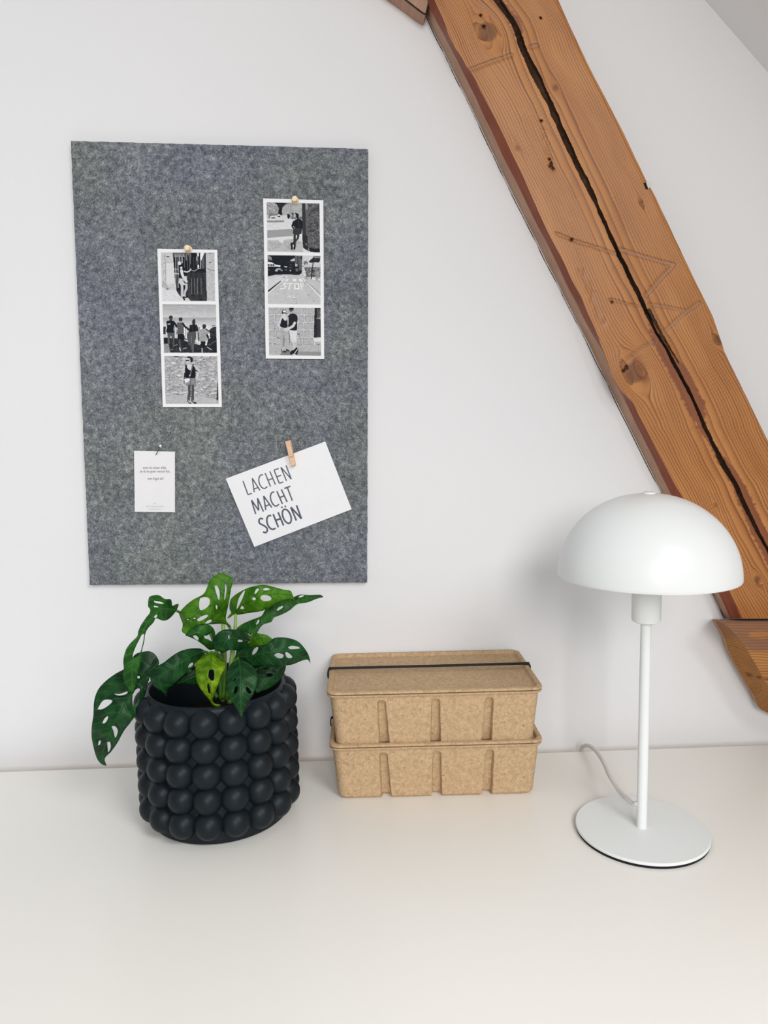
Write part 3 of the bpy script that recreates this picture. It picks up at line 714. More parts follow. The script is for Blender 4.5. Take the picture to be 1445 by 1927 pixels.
# person d, seated
p.E(1060, 610, 46, 45, .25).E(1055, 650, 38, 40, .24).Ps([(950, 700), (1030, 675), (1120, 680), (1190, 740), (1130, 830), (1140, 930), (1050, 980), (950, 960), (965, 820)], .66)
p.N(28, .12, inpoly(p.x, p.y, [(950, 680), (1190, 700), (1140, 960), (950, 970)])).L([(1100, 680), (1190, 740)], 22, .2).L([(1130, 830), (1150, 880)], 50, .2)
p.P([(970, 975), (1090, 975), (1080, 1130), (1000, 1130)], .1).L([(1010, 1140), (1010, 1240)], 30, .7).N(9, .04)
p.make((300, 565, 115/1445), YP, strip_l)
# --- photo 3: woman before a cobbled wall
p = Pic([(52, 60), (1305, 66), (1335, 1195), (85, 1190)], bg=.70)
p.N(60, .10).N(20, .16)
for k in range(210):
    a, b = 80+RNG.rand()*1230, 70+RNG.rand()*930; r = 22+RNG.rand()*34
    p.E(a+5, b+12, r, r*.55, .48, .55); p.E(a, b, r, r*.52, .76+.18*RNG.rand(), .8)
for k in range(40):
    a, b = 80+RNG.rand()*1230, 80+RNG.rand()*900; p.L([(a-28, b+8), (a+28, b-8)], 9, .25, .8)
p.L([(300, 75), (405, 85)], 22, .1).P([(60, 1000), (750, 990), (1290, 1080), (1335, 1195), (85, 1190)], .76).N(50, .05, p.y > 1020, 3, .3).N(20, .05, p.y > 1000)
p.P([(1310, 660), (1328, 660), (1332, 1110), (1282, 1100)], .28)
p.E(690, 150, 42, 60, .15).E(640, 105, 55, 36, .2).E(615, 185, 58, 72, .78).P([(560, 150), (650, 145), (645, 180), (555, 185)], .08).P([(560, 120), (650, 110), (655, 145), (560, 150)], .9)
p.P([(600, 240), (690, 240), (700, 330), (590, 330)], .75).Ps([(545, 270), (590, 280), (650, 390), (690, 390), (715, 280), (755, 270), (790, 400), (780, 590), (700, 610), (545, 570), (540, 440)], .04)
p.Ps([(585, 290), (600, 350), (650, 395), (690, 385), (710, 300), (690, 270), (600, 270)], .85)
p.L([(520, 310), (505, 480), (500, 700)], 48, .80).L([(530, 470), (520, 740)], 22, .12).L([(490, 700), (520, 760)], 40, .8)
p.L([(770, 290), (820, 350), (880, 420)], 50, .80).L([(790, 400), (860, 435)], 20, .1).L([(865, 450), (810, 590)], 36, .85)
p.L([(720, 280), (680, 450), (650, 560)], 26, .5).E(660, 520, 16, 12, .9)
p.Ps([(545, 600), (780, 590), (800, 680), (785, 770), (690, 765), (600, 765), (560, 740)], .58).L([(680, 620), (670, 760)], 10, .3).N(16, .08, inpoly(p.x, p.y, [(545, 600), (800, 590), (790, 770), (560, 760)]))
p.Ps([(520, 610), (640, 590), (640, 670), (590, 700), (540, 680)], .93).L([(560, 700), (650, 660)], 8, .25)
p.L([(640, 770), (635, 920), (625, 1120)], 62, .36).L([(600, 770), (610, 950)], 20, .7).L([(725, 770), (725, 930), (720, 1110)], 64, .36).L([(670, 790), (670, 990)], 12, .15).L([(665, 1020), (680, 1020)], 20, .1)
p.L([(620, 1130), (670, 1180)], 44, .15).L([(625, 1120), (660, 1160)], 22, .85).L([(720, 1130), (790, 1180)], 48, .1).L([(725, 1120), (760, 1150)], 22, .8).N(9, .04)
p.make((305, 665, 115/1445), YP, strip_l)
# --- photo 4: woman leaning on a wall
p = Pic([(82, 72), (1310, 95), (1322, 1240), (98, 1215)], bg=.88)
p.P([(82, 60), (920, 90), (920, 470), (85, 470)], .55).N(30, .16, p.y < 460).N(12, .22, p.y < 440)
p.P([(260, 75), (540, 85), (440, 200), (350, 190)], .12, .8).Ps([(380, 180), (430, 190), (450, 330), (400, 380), (350, 320)], .06)
p.Ps([(90, 100), (250, 80), (340, 160), (350, 300), (200, 330), (90, 330)], .66).N(16, .34, (p.x < 350) & (p.y < 340))
p.Ps([(560, 120), (640, 90), (900, 100), (910, 380), (640, 400), (450, 340), (460, 200)], .72).N(13, .20, (p.x > 440) & (p.y < 430) & (p.x < 910))
p.P([(85, 370), (130, 350), (130, 460), (85, 460)], .8).P([(160, 390), (640, 360), (640, 460), (160, 460)], .86).L([(200, 432), (270, 432)], 22, .05).E(370, 380, 40, 30, .85).L([(350, 400), (390, 400)], 20, .15).Ps([(560, 350), (610, 345), (630, 400), (600, 450), (570, 440)], .12)
p.L([(640, 120), (640, 480)], 8, .5).L([(685, 330), (685, 460)], 22, .35).L([(680, 330), (690, 340)], 50, .4)
p.P([(85, 455), (920, 470), (920, 1240), (98, 1215)], .89).N(90, .05, p.y > 460, 3, .3)
p.P([(88, 490), (500, 490), (480, 535), (90, 540)], .6).P([(92, 720), (650, 690), (700, 700), (700, 850), (95, 900)], .66).N(18, .06, (p.y > 700) & (p.y < 890), 3, .3).P([(95, 900), (700, 850), (700, 920), (470, 930), (95, 950)], .9)
p.P([(98, 955), (360, 950), (380, 1010), (470, 1010), (480, 940), (700, 920), (925, 1000), (925, 1230), (98, 1215)], .77)
for k in range(34):
    a, b = 110+RNG.rand()*600, 960+RNG.rand()*240; r = 25+RNG.rand()*45; p.L([(a, b), (a+r, b+6*RNG.randn()), (a+r+14, b+32)], 7, .5, .8)
p.L([(760, 1020), (880, 1005)], 7, .55).N(12, .05, p.y > 950)
p.P([(905, 92), (1312, 95), (1322, 1240), (1100, 1225), (930, 1130), (910, 900)], .43).N(30, .16, p.x > 1030).N(13, .20, p.x > 1030)
for k in range(55):
    a, b = 1050+RNG.rand()*250, 110+RNG.rand()*1050; r = 18+RNG.rand()*35; p.L([(a-r, b), (a, b+r*.5), (a+r, b-4)], 9, .15, .75)
p.P([(908, 92), (975, 92), (1000, 800), (1035, 1190), (930, 1130), (912, 900)], .27).P([(985, 95), (1035, 95), (1035, 240), (985, 240)], .62).L([(1010, 250), (1020, 700)], 40, .45, .6)
p.P([(920, 840), (1035, 840), (1040, 1200), (930, 1130)], .2, .8).L([(990, 1030), (1010, 1060)], 30, .5).P([(1060, 1130), (1320, 1160), (1322, 1240), (1100, 1225)], .08, .85)
p.E(765, 335, 18, 26, .06).E(798, 385, 36, 58, .07).P([(770, 400), (825, 400), (830, 470), (800, 470)], .07)
p.Ps([(750, 475), (820, 455), (890, 480), (912, 540), (900, 640), (850, 680), (720, 660), (700, 600), (715, 520)], .03)
p.L([(715, 520), (680, 620), (700, 660)], 46, .10).L([(905, 560), (890, 680), (875, 790)], 34, .09).L([(705, 630), (720, 650)], 14, .9).L([(818, 490), (850, 640)], 10, .35)
p.Ps([(705, 670), (860, 665), (880, 700), (855, 800), (820, 850), (770, 830), (700, 800), (690, 750)], .27)
p.L([(735, 800), (735, 950), (730, 1110)], 58, .25).L([(820, 830), (810, 900), (750, 970), (690, 1030)], 50, .25).L([(772, 850), (772, 920)], 12, .9)
p.L([(660, 1030), (670, 1150)], 46, .05).L([(650, 1030), (720, 1020)], 16, .05).Ps([(700, 1100), (745, 1100), (750, 1160), (710, 1165)], .05).L([(700, 1060), (705, 1100)], 16, .9).N(9, .03)
p.make((495, 375, 117/1445), YP, strip_r)
# --- photo 5: street with STOP painted on the road
p = Pic([(102, 65), (1335, 78), (1335, 1210), (115, 1195)], bg=.80)
p.N(80, .05, None, 3, .3).N(14, .04)
p.P([(102, 60), (930, 75), (900, 480), (830, 525), (280, 520), (110, 560)], .10).N(26, .10, p.y < 520).N(11, .08, p.y < 520)
p.P([(105, 75), (190, 100), (210, 190), (110, 180)], .6).L([(105, 150), (220, 200)], 14, .2).P([(105, 215), (200, 230), (300, 290), (400, 300), (405, 335), (110, 325)], .93)
for x in (130, 190, 240): p.P([(x-22, 275), (x+20, 275), (x+24, 310), (x-22, 310)], .08)
p.L([(290, 420), (330, 385), (400, 385)], 22, .85).E(310, 420, 36, 22, .75).E(430, 415, 26, 20, .6).L([(110, 400), (145, 405)], 18, .5)
p.P([(540, 215), (720, 215), (740, 470), (560, 470)], .13).L([(550, 225), (720, 222)], 12, .3).P([(630, 180), (740, 130), (740, 200), (640, 205)], .8).L([(500, 330), (550, 335)], 24, .85).L([(510, 405), (550, 405)], 14, .6).E(635, 420, 16, 16, .8).E(640, 300, 40, 35, .25).L([(600, 360), (670, 358)], 10, .5)
p.P([(745, 250), (800, 270), (800, 330), (750, 325)], .75).P([(755, 370), (812, 375), (812, 445), (760, 440)], .45)
p.P([(740, 75), (920, 75), (905, 420), (840, 420), (820, 250), (745, 240)], .42).N(16, .1, (p.x > 740) & (p.x < 920) & (p.y < 420)).L([(805, 90), (808, 240)], 16, .2).E(890, 130, 22, 34, .2)
p.P([(915, 75), (1335, 78), (1335, 540), (960, 540), (900, 470)], .84).E(990, 250, 52, 50, .5).P([(975, 300), (1015, 240), (1005, 300)], .97).P([(1060, 210), (1160, 120), (1330, 130), (1320, 200), (1300, 230), (1080, 240)], .2)
p.P([(960, 340), (1330, 340), (1330, 570), (1000, 570)], .5).N(22, .38, (p.x > 955) & (p.y > 330) & (p.y < 580)).L([(870, 320), (1130, 318)], 10, .25).L([(960, 330), (1220, 335)], 16, .95).N(15, .2, (p.x > 1060) & (p.y < 560) & (p.y > 90))
p.P([(1200, 90), (1335, 90), (1335, 120), (1200, 120)], .4)
p.L([(1185, 90), (1150, 330), (1115, 690)], 22, .2).L([(1115, 545), (1250, 545)], 22, .2).P([(1140, 600), (1230, 600), (1230, 690), (1140, 690)], .92).L([(1240, 560), (1255, 670)], 12, .3).Ps([(1240, 430), (1300, 420), (1330, 560), (1240, 600), (1210, 530)], .6).N(14, .3, (p.x > 1200) & (p.y > 400) & (p.y < 650)).L([(1250, 670), (1330, 672)], 10, .3)
p.P([(110, 560), (280, 525), (520, 512), (830, 525), (900, 480), (960, 560), (1060, 600), (1335, 690), (1335, 1210), (115, 1195)], .80)
p.P([(110, 570), (500, 540), (540, 560), (430, 660), (115, 930)], .85).P([(115, 880), (410, 655), (425, 670), (115, 930)], .12).P([(430, 585), (530, 560), (510, 595)], .6)
p.L([(115, 955), (440, 670), (560, 555)], 20, .94).L([(920, 600), (1110, 800), (1335, 1040)], 20, .93).L([(990, 670), (1140, 790), (1330, 960)], 14, .62).P([(930, 595), (1000, 590), (1060, 640), (960, 600)], .6)
p.P([(545, 610), (605, 610), (570, 672), (500, 672)], .94).P([(700, 610), (770, 612), (768, 672), (690, 670)], .94).P([(830, 612), (890, 612), (920, 675), (845, 675)], .94)
g = .95
p.L([(540, 720), (500, 712), (475, 730), (490, 760), (515, 785), (505, 825), (470, 845), (405, 845)], 24, g)
p.L([(575, 725), (690, 725)], 20, g).L([(640, 728), (600, 855)], 26, g)
p.P([(725, 715), (825, 715), (855, 858), (725, 858)], g).P([(755, 742), (800, 742), (812, 830), (755, 830)], .74)
p.L([(865, 720), (905, 868)], 22, g).L([(865, 720), (922, 724), (938, 760), (925, 790), (888, 795)], 18, g, .85)
p.L([(570, 1050), (610, 1000), (640, 1050)], 16, .95).L([(700, 1000), (710, 1052), (770, 1052)], 14, .95).L([(690, 1070), (780, 1072)], 9, .55)
p.L([(770, 1090), (780, 1190)], 18, .62, .6).L([(1020, 995), (1070, 985)], 12, .5).E(1175, 1130, 26, 12, .6).E(1160, 1085, 16, 8, .65).E(970, 725, 22, 10, .65).N(60, .04, p.y > 560).N(10, .03)
p.make((495, 475, 117/1445), YP, strip_r)
# --- photo 6: couple before a stone block wall
p = Pic([(125, 78), (1338, 92), (1348, 1205), (140, 1190)], bg=.80)
p.N(50, .06).N(16, .05)
for r, (y0, y1) in enumerate(((100, 240), (265, 415), (440, 590), (615, 765), (790, 960))):
    x = 100+(r % 2)*45
    while x < 1200:
        wd = 90+RNG.rand()*60
        p.P([(x+8, y0+8), (x+wd-8, y0+4), (x+wd-6, y1-6), (x+6, y1-8)], .58, .8)
        p.P([(x+20, y0+22), (x+wd-14, y0+18), (x+wd-16, y1-14), (x+18, y1-18)], .80, .7); x += wd+12
p.N(12, .07)
for a, b in ((240, 440), (270, 580), (170, 915), (280, 925), (345, 770), (375, 790), (815, 690), (820, 705), (1290, 940)): p.L([(a-15, b), (a+12, b+4)], 16, .25, .8)
p.L([(840, 740), (865, 800), (865, 900)], 10, .45)
p.P([(150, 960), (1340, 950), (1348, 1205), (140, 1190)], .74).N(60, .06, p.y > 950, 3, .4).N(14, .05, p.y > 950).P([(800, 1105), (1345, 1110), (1345, 1205), (700, 1190)], .58, .8)
p.P([(420, 1090), (620, 1080), (700, 1190), (400, 1190)], .5, .8)
p.P([(1195, 92), (1338, 95), (1340, 772), (1180, 785)], .22)
p.P([(1170, 790), (1340, 780), (1342, 880), (1180, 880)], .9)
for y in range(130, 770, 30): p.L([(1255, y), (1335, y+6)], 7, .34 if (y > 340) else .8)
p.L([(1245, 330), (1335, 335)], 12, .75).L([(1290, 400), (1290, 740)], 40, .30, .6).P([(1195, 92), (1240, 92), (1230, 780), (1182, 785)], .20)
# woman
p.E(488, 190, 54, 62, .16).E(498, 215, 45, 58, .82).E(495, 168, 38, 20, .95).P([(450, 200), (535, 195), (535, 222), (455, 225)], .1).E(490, 240, 28, 16, .86)
p.E(545, 230, 10, 20, .3).P([(455, 260), (540, 265), (555, 360), (500, 400), (425, 320)], .86)
p.Ps([(430, 310), (470, 350), (510, 390), (545, 380), (560, 350), (580, 460), (545, 550), (400, 530), (410, 440)], .12)
p.L([(425, 320), (385, 420), (350, 490)], 44, .84).L([(355, 500), (430, 580), (510, 610)], 40, .84)
p.Ps([(395, 560), (540, 560), (590, 640), (510, 720), (400, 710)], .72).L([(440, 660), (500, 640)], 12, .55)
p.L([(435, 720), (430, 830), (450, 960), (445, 1060)], 54, .72).L([(560, 650), (570, 800), (520, 930), (510, 1040)], 58, .74).L([(480, 740), (480, 980)], 22, .42, .8)
p.L([(430, 1060), (480, 1110), (530, 1110)], 34, .2).L([(440, 1050), (465, 1080)], 24, .85).L([(500, 1050), (590, 1085)], 34, .22).L([(490, 1030), (520, 1060)], 24, .85)
# man
p.E(655, 165, 48, 62, .74).P([(600, 130), (615, 85), (705, 85), (715, 130), (690, 140), (610, 142)], .07).P([(612, 148), (690, 145), (688, 172), (618, 175)], .08).P([(625, 190), (690, 185), (700, 240), (630, 245)], .7)
p.Ps([(570, 290), (630, 235), (720, 225), (780, 260), (805, 340), (790, 420), (775, 610), (600, 600), (590, 460), (600, 330)], .17).N(30, .03)
p.L([(575, 300), (600, 480)], 20, .65).P([(560, 300), (590, 310), (590, 440), (565, 500)], .85, .8).P([(590, 300), (640, 290), (650, 560), (590, 600)], .17)
p.L([(735, 440), (700, 510), (620, 560), (545, 600)], 58, .86).E(530, 595, 50, 42, .83).L([(770, 430), (775, 600)], 14, .1)
p.Ps([(600, 610), (690, 615), (785, 625), (790, 700), (770, 800), (760, 900), (680, 900), (640, 800)], .88).N(20, .04, (p.x > 600) & (p.x < 790) & (p.y > 610) & (p.y < 900))
p.L([(720, 900), (730, 960), (720, 1060)], 62, .82).L([(600, 640), (620, 900)], 14, .35)
p.Ps([(660, 1080), (720, 1060), (780, 1010), (820, 1060), (800, 1150), (770, 1190), (690, 1190), (620, 1150)], .15)
for a in range(6): p.L([(700+a*16, 1190-a*22), (740+a*14, 1140-a*20)], 14, .9)
p.L([(690, 1170), (760, 1185)], 20, .92).N(9, .03)
p.make((495, 572, 117/1445), YP, strip_r)

# ------------------------------------------------------------------ small quote card
qc = card('quote_card', [(252.2, 848.2), (329.1, 850.1), (329.2, 964.0), (253.5, 963.2)], M_PAPER2,
          'small pale upright card with tiny grey German text, pinned at lower left of the board', 'card')
def text(body, cx, cy, wpx, hpx, mp, mat, parent, shear=0.0, space=1.0, name='lettering'):
    """one line of type: centre and width in zoom pixels"""
    cu = bpy.data.curves.new(name, 'FONT'); cu.body = body; cu.size = 1; cu.space_character = space
    cu.shear = shear; cu.align_x = 'CENTER'; cu.resolution_u = 2
    ob = bpy.data.objects.new(name, cu); COL.objects.link(ob)
    dg = bpy.context.evaluated_depsgraph_get(); me = bpy.data.meshes.new_from_object(ob.evaluated_get(dg))
    bpy.data.objects.remove(ob)
    V = np.array([v.co[:] for v in me.vertices]); F = [tuple(p.vertices) for p in me.polygons]
    x0, x1 = V[:, 0].min(), V[:, 0].max(); sc = wpx/(x1-x0); scy = hpx/.70
    X = cx+(V[:, 0]-(x0+x1)/2)*sc; Yv = cy-(V[:, 1]-.25)*scy
    P_ = atY(mp[0]+X*mp[2], mp[1]+Yv*mp[2], YP)
    return mesh(name, P_, F, mat, parent)
MQ = (240, 825, 105/1305)
text('wenn du wissen willst,', 633, 690, 555, 62, MQ, M_TXT, qc)
text('ob du ein guter mensch bist,', 638, 775, 705, 62, MQ, M_TXT, qc)
text('wen fragst du?', 660, 945, 375, 62, MQ, M_TXT, qc, .35)
text('WEISENBILDER', 640, 1597, 405, 34, MQ, M_TXT2, qc, 0, 1.5)
def ribbons(name, strokes, wd, mp, mat, parent, Y, off=(0, 0)):
    V = []; F = []
    for P in strokes:
        P = np.array(P, float)
        if len(P) > 2: P = spline(P, 6)
        P = P+np.array(off); T = np.gradient(P, axis=0); T /= np.linalg.norm(T, axis=1)[:, None]+1e-9
        N = np.stack([-T[:, 1], T[:, 0]], 1); st = len(V)
        for a, b in zip(P+N*wd/2, P-N*wd/2):
            V += [atY(mp[0]+a[0]*mp[2], mp[1]+a[1]*mp[2], Y), atY(mp[0]+b[0]*mp[2], mp[1]+b[1]*mp[2], Y)]
        F += [(st+2*k, st+2*k+1, st+2*k+3, st+2*k+2) for k in range(len(P)-1)]
    return mesh(name, V, F, mat, parent)
ribbons('emblem', [[(600, 1535), (615, 1522), (628, 1535)], [(640, 1535), (655, 1520), (668, 1535)], [(625, 1512), (640, 1516)]], 7, MQ, M_TXT2, qc, YP)
ribbons('fine_print', [[(x, 1642+4*(k % 2)), (x+(k % 3)*3, 1668)] for k, x in enumerate(range(480, 790, 24))], 7, MQ, M_TXT2, qc, YP)
# ------------------------------------------------------------------ big postcard
pc = card('postcard', [(424.7, 900.8), (612, 830.7), (661.7, 958.4), (478.5, 1029.3)], M_PAPER,
          'white postcard hung at a tilt, lettered LACHEN MACHT SCHOEN in navy capitals', 'postcard')
MP = (420, 820, 250/1445)
ell = lambda cx, cy, rx, ry, a: [(cx+rx*math.cos(t)*math.cos(a)-ry*math.sin(t)*math.sin(a), cy+rx*math.cos(t)*math.sin(a)+ry*math.sin(t)*math.cos(a)) for t in np.linspace(0, 2*math.pi, 17)]
LINES = [
 [[(215, 492), (270, 642)], [(270, 640), (312, 626)], [(338, 615), (316, 462)], [(316, 462), (400, 595)], [(330, 580), (381, 563)],
  [(432, 424), (405, 430), (388, 468), (394, 520), (418, 560), (450, 573), (480, 553)], [(455, 405), (515, 553)], [(507, 387), (568, 532)], [(486, 484), (538, 464)],
  [(553, 375), (610, 518)], [(553, 373), (602, 357)], [(580, 447), (630, 430)], [(610, 518), (652, 502)], [(627, 344), (688, 490)], [(627, 342), (741, 472)], [(682, 322), (741, 472)]],
 [[(308, 703), (353, 852)], [(308, 700), (386, 812)], [(374, 680), (386, 812)], [(374, 680), (438, 825)], [(463, 808), (440, 655)], [(440, 655), (528, 780)], [(455, 768), (505, 748)],
  [(556, 613), (530, 618), (514, 655), (521, 705), (545, 748), (576, 765), (607, 745)], [(583, 603), (645, 743)], [(632, 583), (696, 722)], [(612, 674), (664, 652)], [(664, 574), (730, 549)], [(697, 562), (752, 706)]],
 [[(434, 905), (405, 900), (389, 925), (400, 955), (440, 976), (472, 1000), (480, 1030), (462, 1053), (433, 1046)],
  [(522, 868), (492, 872), (475, 905), (480, 955), (505, 1000), (537, 1018), (570, 1005)], [(543, 852), (600, 996)], [(597, 832), (656, 976)], [(570, 922), (628, 899)],
  ell(692, 876, 42, 80, -.36), [(630, 782), (646, 776)], [(667, 772), (683, 766)], [(735, 778), (796, 922)], [(735, 776), (851, 903)], [(797, 756), (851, 903)]]]
WD = (13, 15, 18)
for ln, wd, wl in zip(LINES, WD, ('LACHEN', 'MACHT', 'SCHOEN')):
    o = ribbons('lettering', ln, wd, MP, M_INK, pc, YP)
    ribbons('inline_highlight', ln, 3.0, MP, M_INK2, o, YP-.00015, (1.6, -.4))

# ------------------------------------------------------------------ push pins
def pushpin(px, py, label):
    c = atY(px, py, YC)
    r = empty('push_pin', tuple(c)); tag(r, label, 'push pin', 'wooden push pins')
    lathe('pin_head', [(0, .0), (.0046, 0), (.0050, .0006), (.0050, .0016), (.0042, .0026), (.0030, .0040), (.0029, .0056), (.0034, .0078), (.0038, .0092), (.0037, .0102), (.0030, .0108), (0, .0109)], tuple(c), M_PIN, r, 32, axis=(0, -1, 0))
    lathe('needle', [(0, 0), (.0005, 0), (.0005, .008), (0, .011)], tuple(c), M_STEEL, r, 8, axis=(0, 1, 0))
pushpin(355, 469.5, 'small turned wooden push pin holding the lower left photo strip')
pushpin(555.5, 378, 'small turned wooden push pin holding the upper right photo strip')
c0 = atY(293.3, 856, YC-.0001); c1 = atY(301.8, 839, -.0300)
bp = empty('ball_pin', tuple(c0)); tag(bp, 'dressmaking pin with white ball head stuck through the small quote card', 'pin')
d = (c1-c0)/np.linalg.norm(c1-c0)
tube('needle', [c0+d*-.006, c0, c1], .00055, M_STEEL, bp, 8, 2)
lathe('ball_head', [(.0018*math.sin(a), -.0018*math.cos(a)) for a in np.linspace(0, math.pi, 14)], tuple(c1), M_BALL, bp, 20)
# ------------------------------------------------------------------ clothespin
cp_ = empty('clothespin', tuple(atY(545, 855, -.016))); tag(cp_, 'mini wooden clothespin clipped on the top edge of the tilted postcard', 'clothespin')
T0 = atY(541.0, 829.5, -.027); T1 = atY(551.8, 875.8, -.027)
ax = (T1-T0); Lp = np.linalg.norm(ax); ax /= Lp; sd = np.cross(ax, np.array([0, 1, 0])); sd /= np.linalg.norm(sd)
def leg(prof, hw, name):
    V = [T0+ax*a*Lp+sd*s*hw+np.array([0, b, 0]) for s in (-1, 1) for a, b in prof]; n = len(prof)
    o = mesh(name, V, [tuple(range(n)), tuple(range(n, 2*n))[::-1]]+[(k, k+n, (k+1) % n+n, (k+1) % n) for k in range(n)], M_PEG, cp_)
    bm = bmesh.new(); bm.from_mesh(o.data); bmesh.ops.recalc_face_normals(bm, faces=bm.faces)
    bmesh.ops.bevel(bm, geom=bm.edges[:], offset=.00025, segments=2, affect='EDGES'); bm.to_mesh(o.data); bm.free()
leg([(0, -.0030), (.30, -.0018), (.64, -.0004), (.65, .0022), (.685, .0022), (.69, .0006), (1, .0008), (1, .0102), (.70, .0106), (.42, .0085), (0, .0005)], .0032, 'front_leg')
leg([(0, .0150), (.40, .0125), (.70, .0128), (1, .0126), (1, .0142), (0, .0165)], .0032, 'back_leg')
tube('spring', [T0+ax*Lp*.50+sd*s_*.0042+np.array([0, y_, 0]) for s_, y_ in ((-1, .013), (-1, .006), (-.9, .0035), (.9, .0035), (1, .006), (1, .013))], .00045, M_STEEL, cp_, 8, 4)

# ------------------------------------------------------------------ plant pot
PX, PY = -.1932, -.1655
pot = empty('plant_pot', (PX, PY, 0)); tag(pot, 'matt anthracite plant pot covered in five rows of bubbles, standing on the desk', 'plant pot')
lathe('pot_body', [(0, .0005), (.082, .0005), (.0843, .002), (.0850, .008), (.0850, .150), (.0858, .156), (.0855, .1605), (.0838, .1635), (.0815, .1647), (.0800, .1638), (.0794, .160), (.0792, .02), (0, .02)],
      (PX, PY, 0), M_POT, pot, 128, autos=50)
# half bubbles swelling out of the wall: one mesh, copied
bs = bpy.data.meshes.new('bubble'); bm = bmesh.new(); bmesh.ops.create_uvsphere(bm, u_segments=48, v_segments=32, radius=.0174)
bmesh.ops.rotate(bm, verts=bm.verts, matrix=Matrix.Rotation(math.pi/2, 3, 'Y'), cent=(0, 0, 0))
bmesh.ops.delete(bm, geom=[v for v in bm.verts if v.co.x < -.0005], context='VERTS')
for f in bm.faces: f.smooth = True
bm.to_mesh(bs); bm.free(); bs.materials.append(M_POT)
for r in range(5):
    for k in range(17):
        a = -1.932+k*2*math.pi/17
        ob = bpy.data.objects.new('bubble', bs); COL.objects.link(ob); ob.parent = pot
        R = .0828
        ob.location = (R*math.cos(a), R*math.sin(a), .0250+.0303*r); ob.rotation_euler = (0, 0, a)
soil = lathe('potting_soil', [(0, .118), (.03, .120), (.06, .117), (.0785, .115), (.0785, .100), (0, .10)], (PX, PY, 0), M_SOIL, None, 48)
tag(soil, 'dark potting soil inside the bubble pot', 'soil', None, 'stuff')

# ------------------------------------------------------------------ plant
plant = empty('monstera_plant', (PX, PY, .118)); tag(plant, 'small green plant with holed leaves growing in the bubble pot', 'houseplant')
MB_ = (150, 1060, 480/1445)
def leaf(outline, holes, rib, fold, mat, und=.002, name='leaf', cup=0.0):
    """outline / holes / midrib in zoom pixels; rib = (x, y, depth) points"""
    O = spline(np.array(outline+[outline[0]], float), 3)[:-1]
    H = [spline(np.array(h+[h[0]], float), 3)[:-1] for h in holes]
    rib = np.array(rib, float)
    RS_ = spline(rib, 8)
    loops = [O]+H
    vin = []; ein = []
    for lp in loops:
        st = len(vin); n = len(lp)
        vin += [Vector((float(a), float(b))) for a, b in lp]; ein += [(st+k, st+(k+1) % n) for k in range(n)]
    st = 11.0
    gx, gy = np.meshgrid(np.arange(O[:, 0].min(), O[:, 0].max(), st), np.arange(O[:, 1].min(), O[:, 1].max(), st))
    gx = gx.ravel()+RNG.uniform(-2, 2, gx.size); gy = gy.ravel()+RNG.uniform(-2, 2, gy.size)
    ok = inpoly(gx, gy, O)
    for h in H: ok &= ~inpoly(gx, gy, h)
    for lp in loops:
        ok &= polyd(gx, gy, [tuple(a) for a in lp]+[tuple(lp[0])]) > 3.5
    vin += [Vector((float(a), float(b))) for a, b in zip(gx[ok], gy[ok])]
    vo, eo, fo, *_ = geometry.delaunay_2d_cdt(vin, ein, [], 0, 1e-4)
    P = np.array([v[:] for v in vo]); Fc = []
    cen = np.array([P[list(f)].mean(0) for f in fo])
    keep = inpoly(cen[:, 0], cen[:, 1], O)
    for h in H: keep &= ~inpoly(cen[:, 0], cen[:, 1], h)
    for f, k in zip(fo, keep):
        if k: Fc.append(tuple(f))
    used = sorted({i for f in Fc for i in f}); mp = {a: i for i, a in enumerate(used)}; P = P[used]
    Fc = [tuple(mp[i] for i in f) for f in Fc]
    best = np.full(len(P), 1e9); dep = np.zeros(len(P)); uu = np.zeros(len(P)); sg = np.ones(len(P)); acc = 0
    for a, b in zip(RS_, RS_[1:]):
        d, tt = segd(P[:, 0], P[:, 1], a[:2], b[:2]); L = np.hypot(*(b-a)[:2])
        kk = d < best
        best = np.where(kk, d, best); dep = np.where(kk, a[2]+(b[2]-a[2])*tt, dep); uu = np.where(kk, acc+L*tt, uu)
        cr = (b[0]-a[0])*(P[:, 1]-a[1])-(b[1]-a[1])*(P[:, 0]-a[0]); sg = np.where(kk, np.sign(cr), sg); acc += L
    q = MB_[2]*.00064
    vm = best*q; um = uu*q
    f1, f2 = fold if isinstance(fold, tuple) else (fold, fold)
    # a rounded crease at the midrib, then each half blade tilts
    vr = np.sqrt(vm**2+.002**2)-.002
    dep = dep+np.where(sg > 0, f1, f2)*vr+cup*vm*vm*10+und*np.sin(um*330+sg*1.3)*np.clip(vm/.012, 0, 1)
    V = atY(MB_[0]+P[:, 0]*MB_[2], MB_[1]+P[:, 1]*MB_[2], dep)
    o = mesh(name, V, Fc, mat, plant, smooth=True)
    bm = bmesh.new(); bm.from_mesh(o.data)
    bmesh.ops.recalc_face_normals(bm, faces=bm.faces)
    fs = bm.faces[:]; s = sum(f.normal.y for f in fs)
    if s > 0: bmesh.ops.reverse_faces(bm, faces=fs)
    bm.to_mesh(o.data); bm.free()
    fattr(o, 'lu', um); fattr(o, 'lv', vm*sg)
    md = o.modifiers.new('thick', 'SOLIDIFY'); md.thickness = .0005; md.offset = 0
    return o
def petiole(pts, r0, r1, mat=None, name='petiole'):
    P_ = [atY(MB_[0]+a*MB_[2], MB_[1]+b*MB_[2], c) for a, b, c in pts]
    return tube(name, P_, [r0, r1], mat or M_STEM, plant, 10, 8)
D_, M_, L_, Y_ = LM['dark'], LM['mid'], LM['light'], LM['lime']
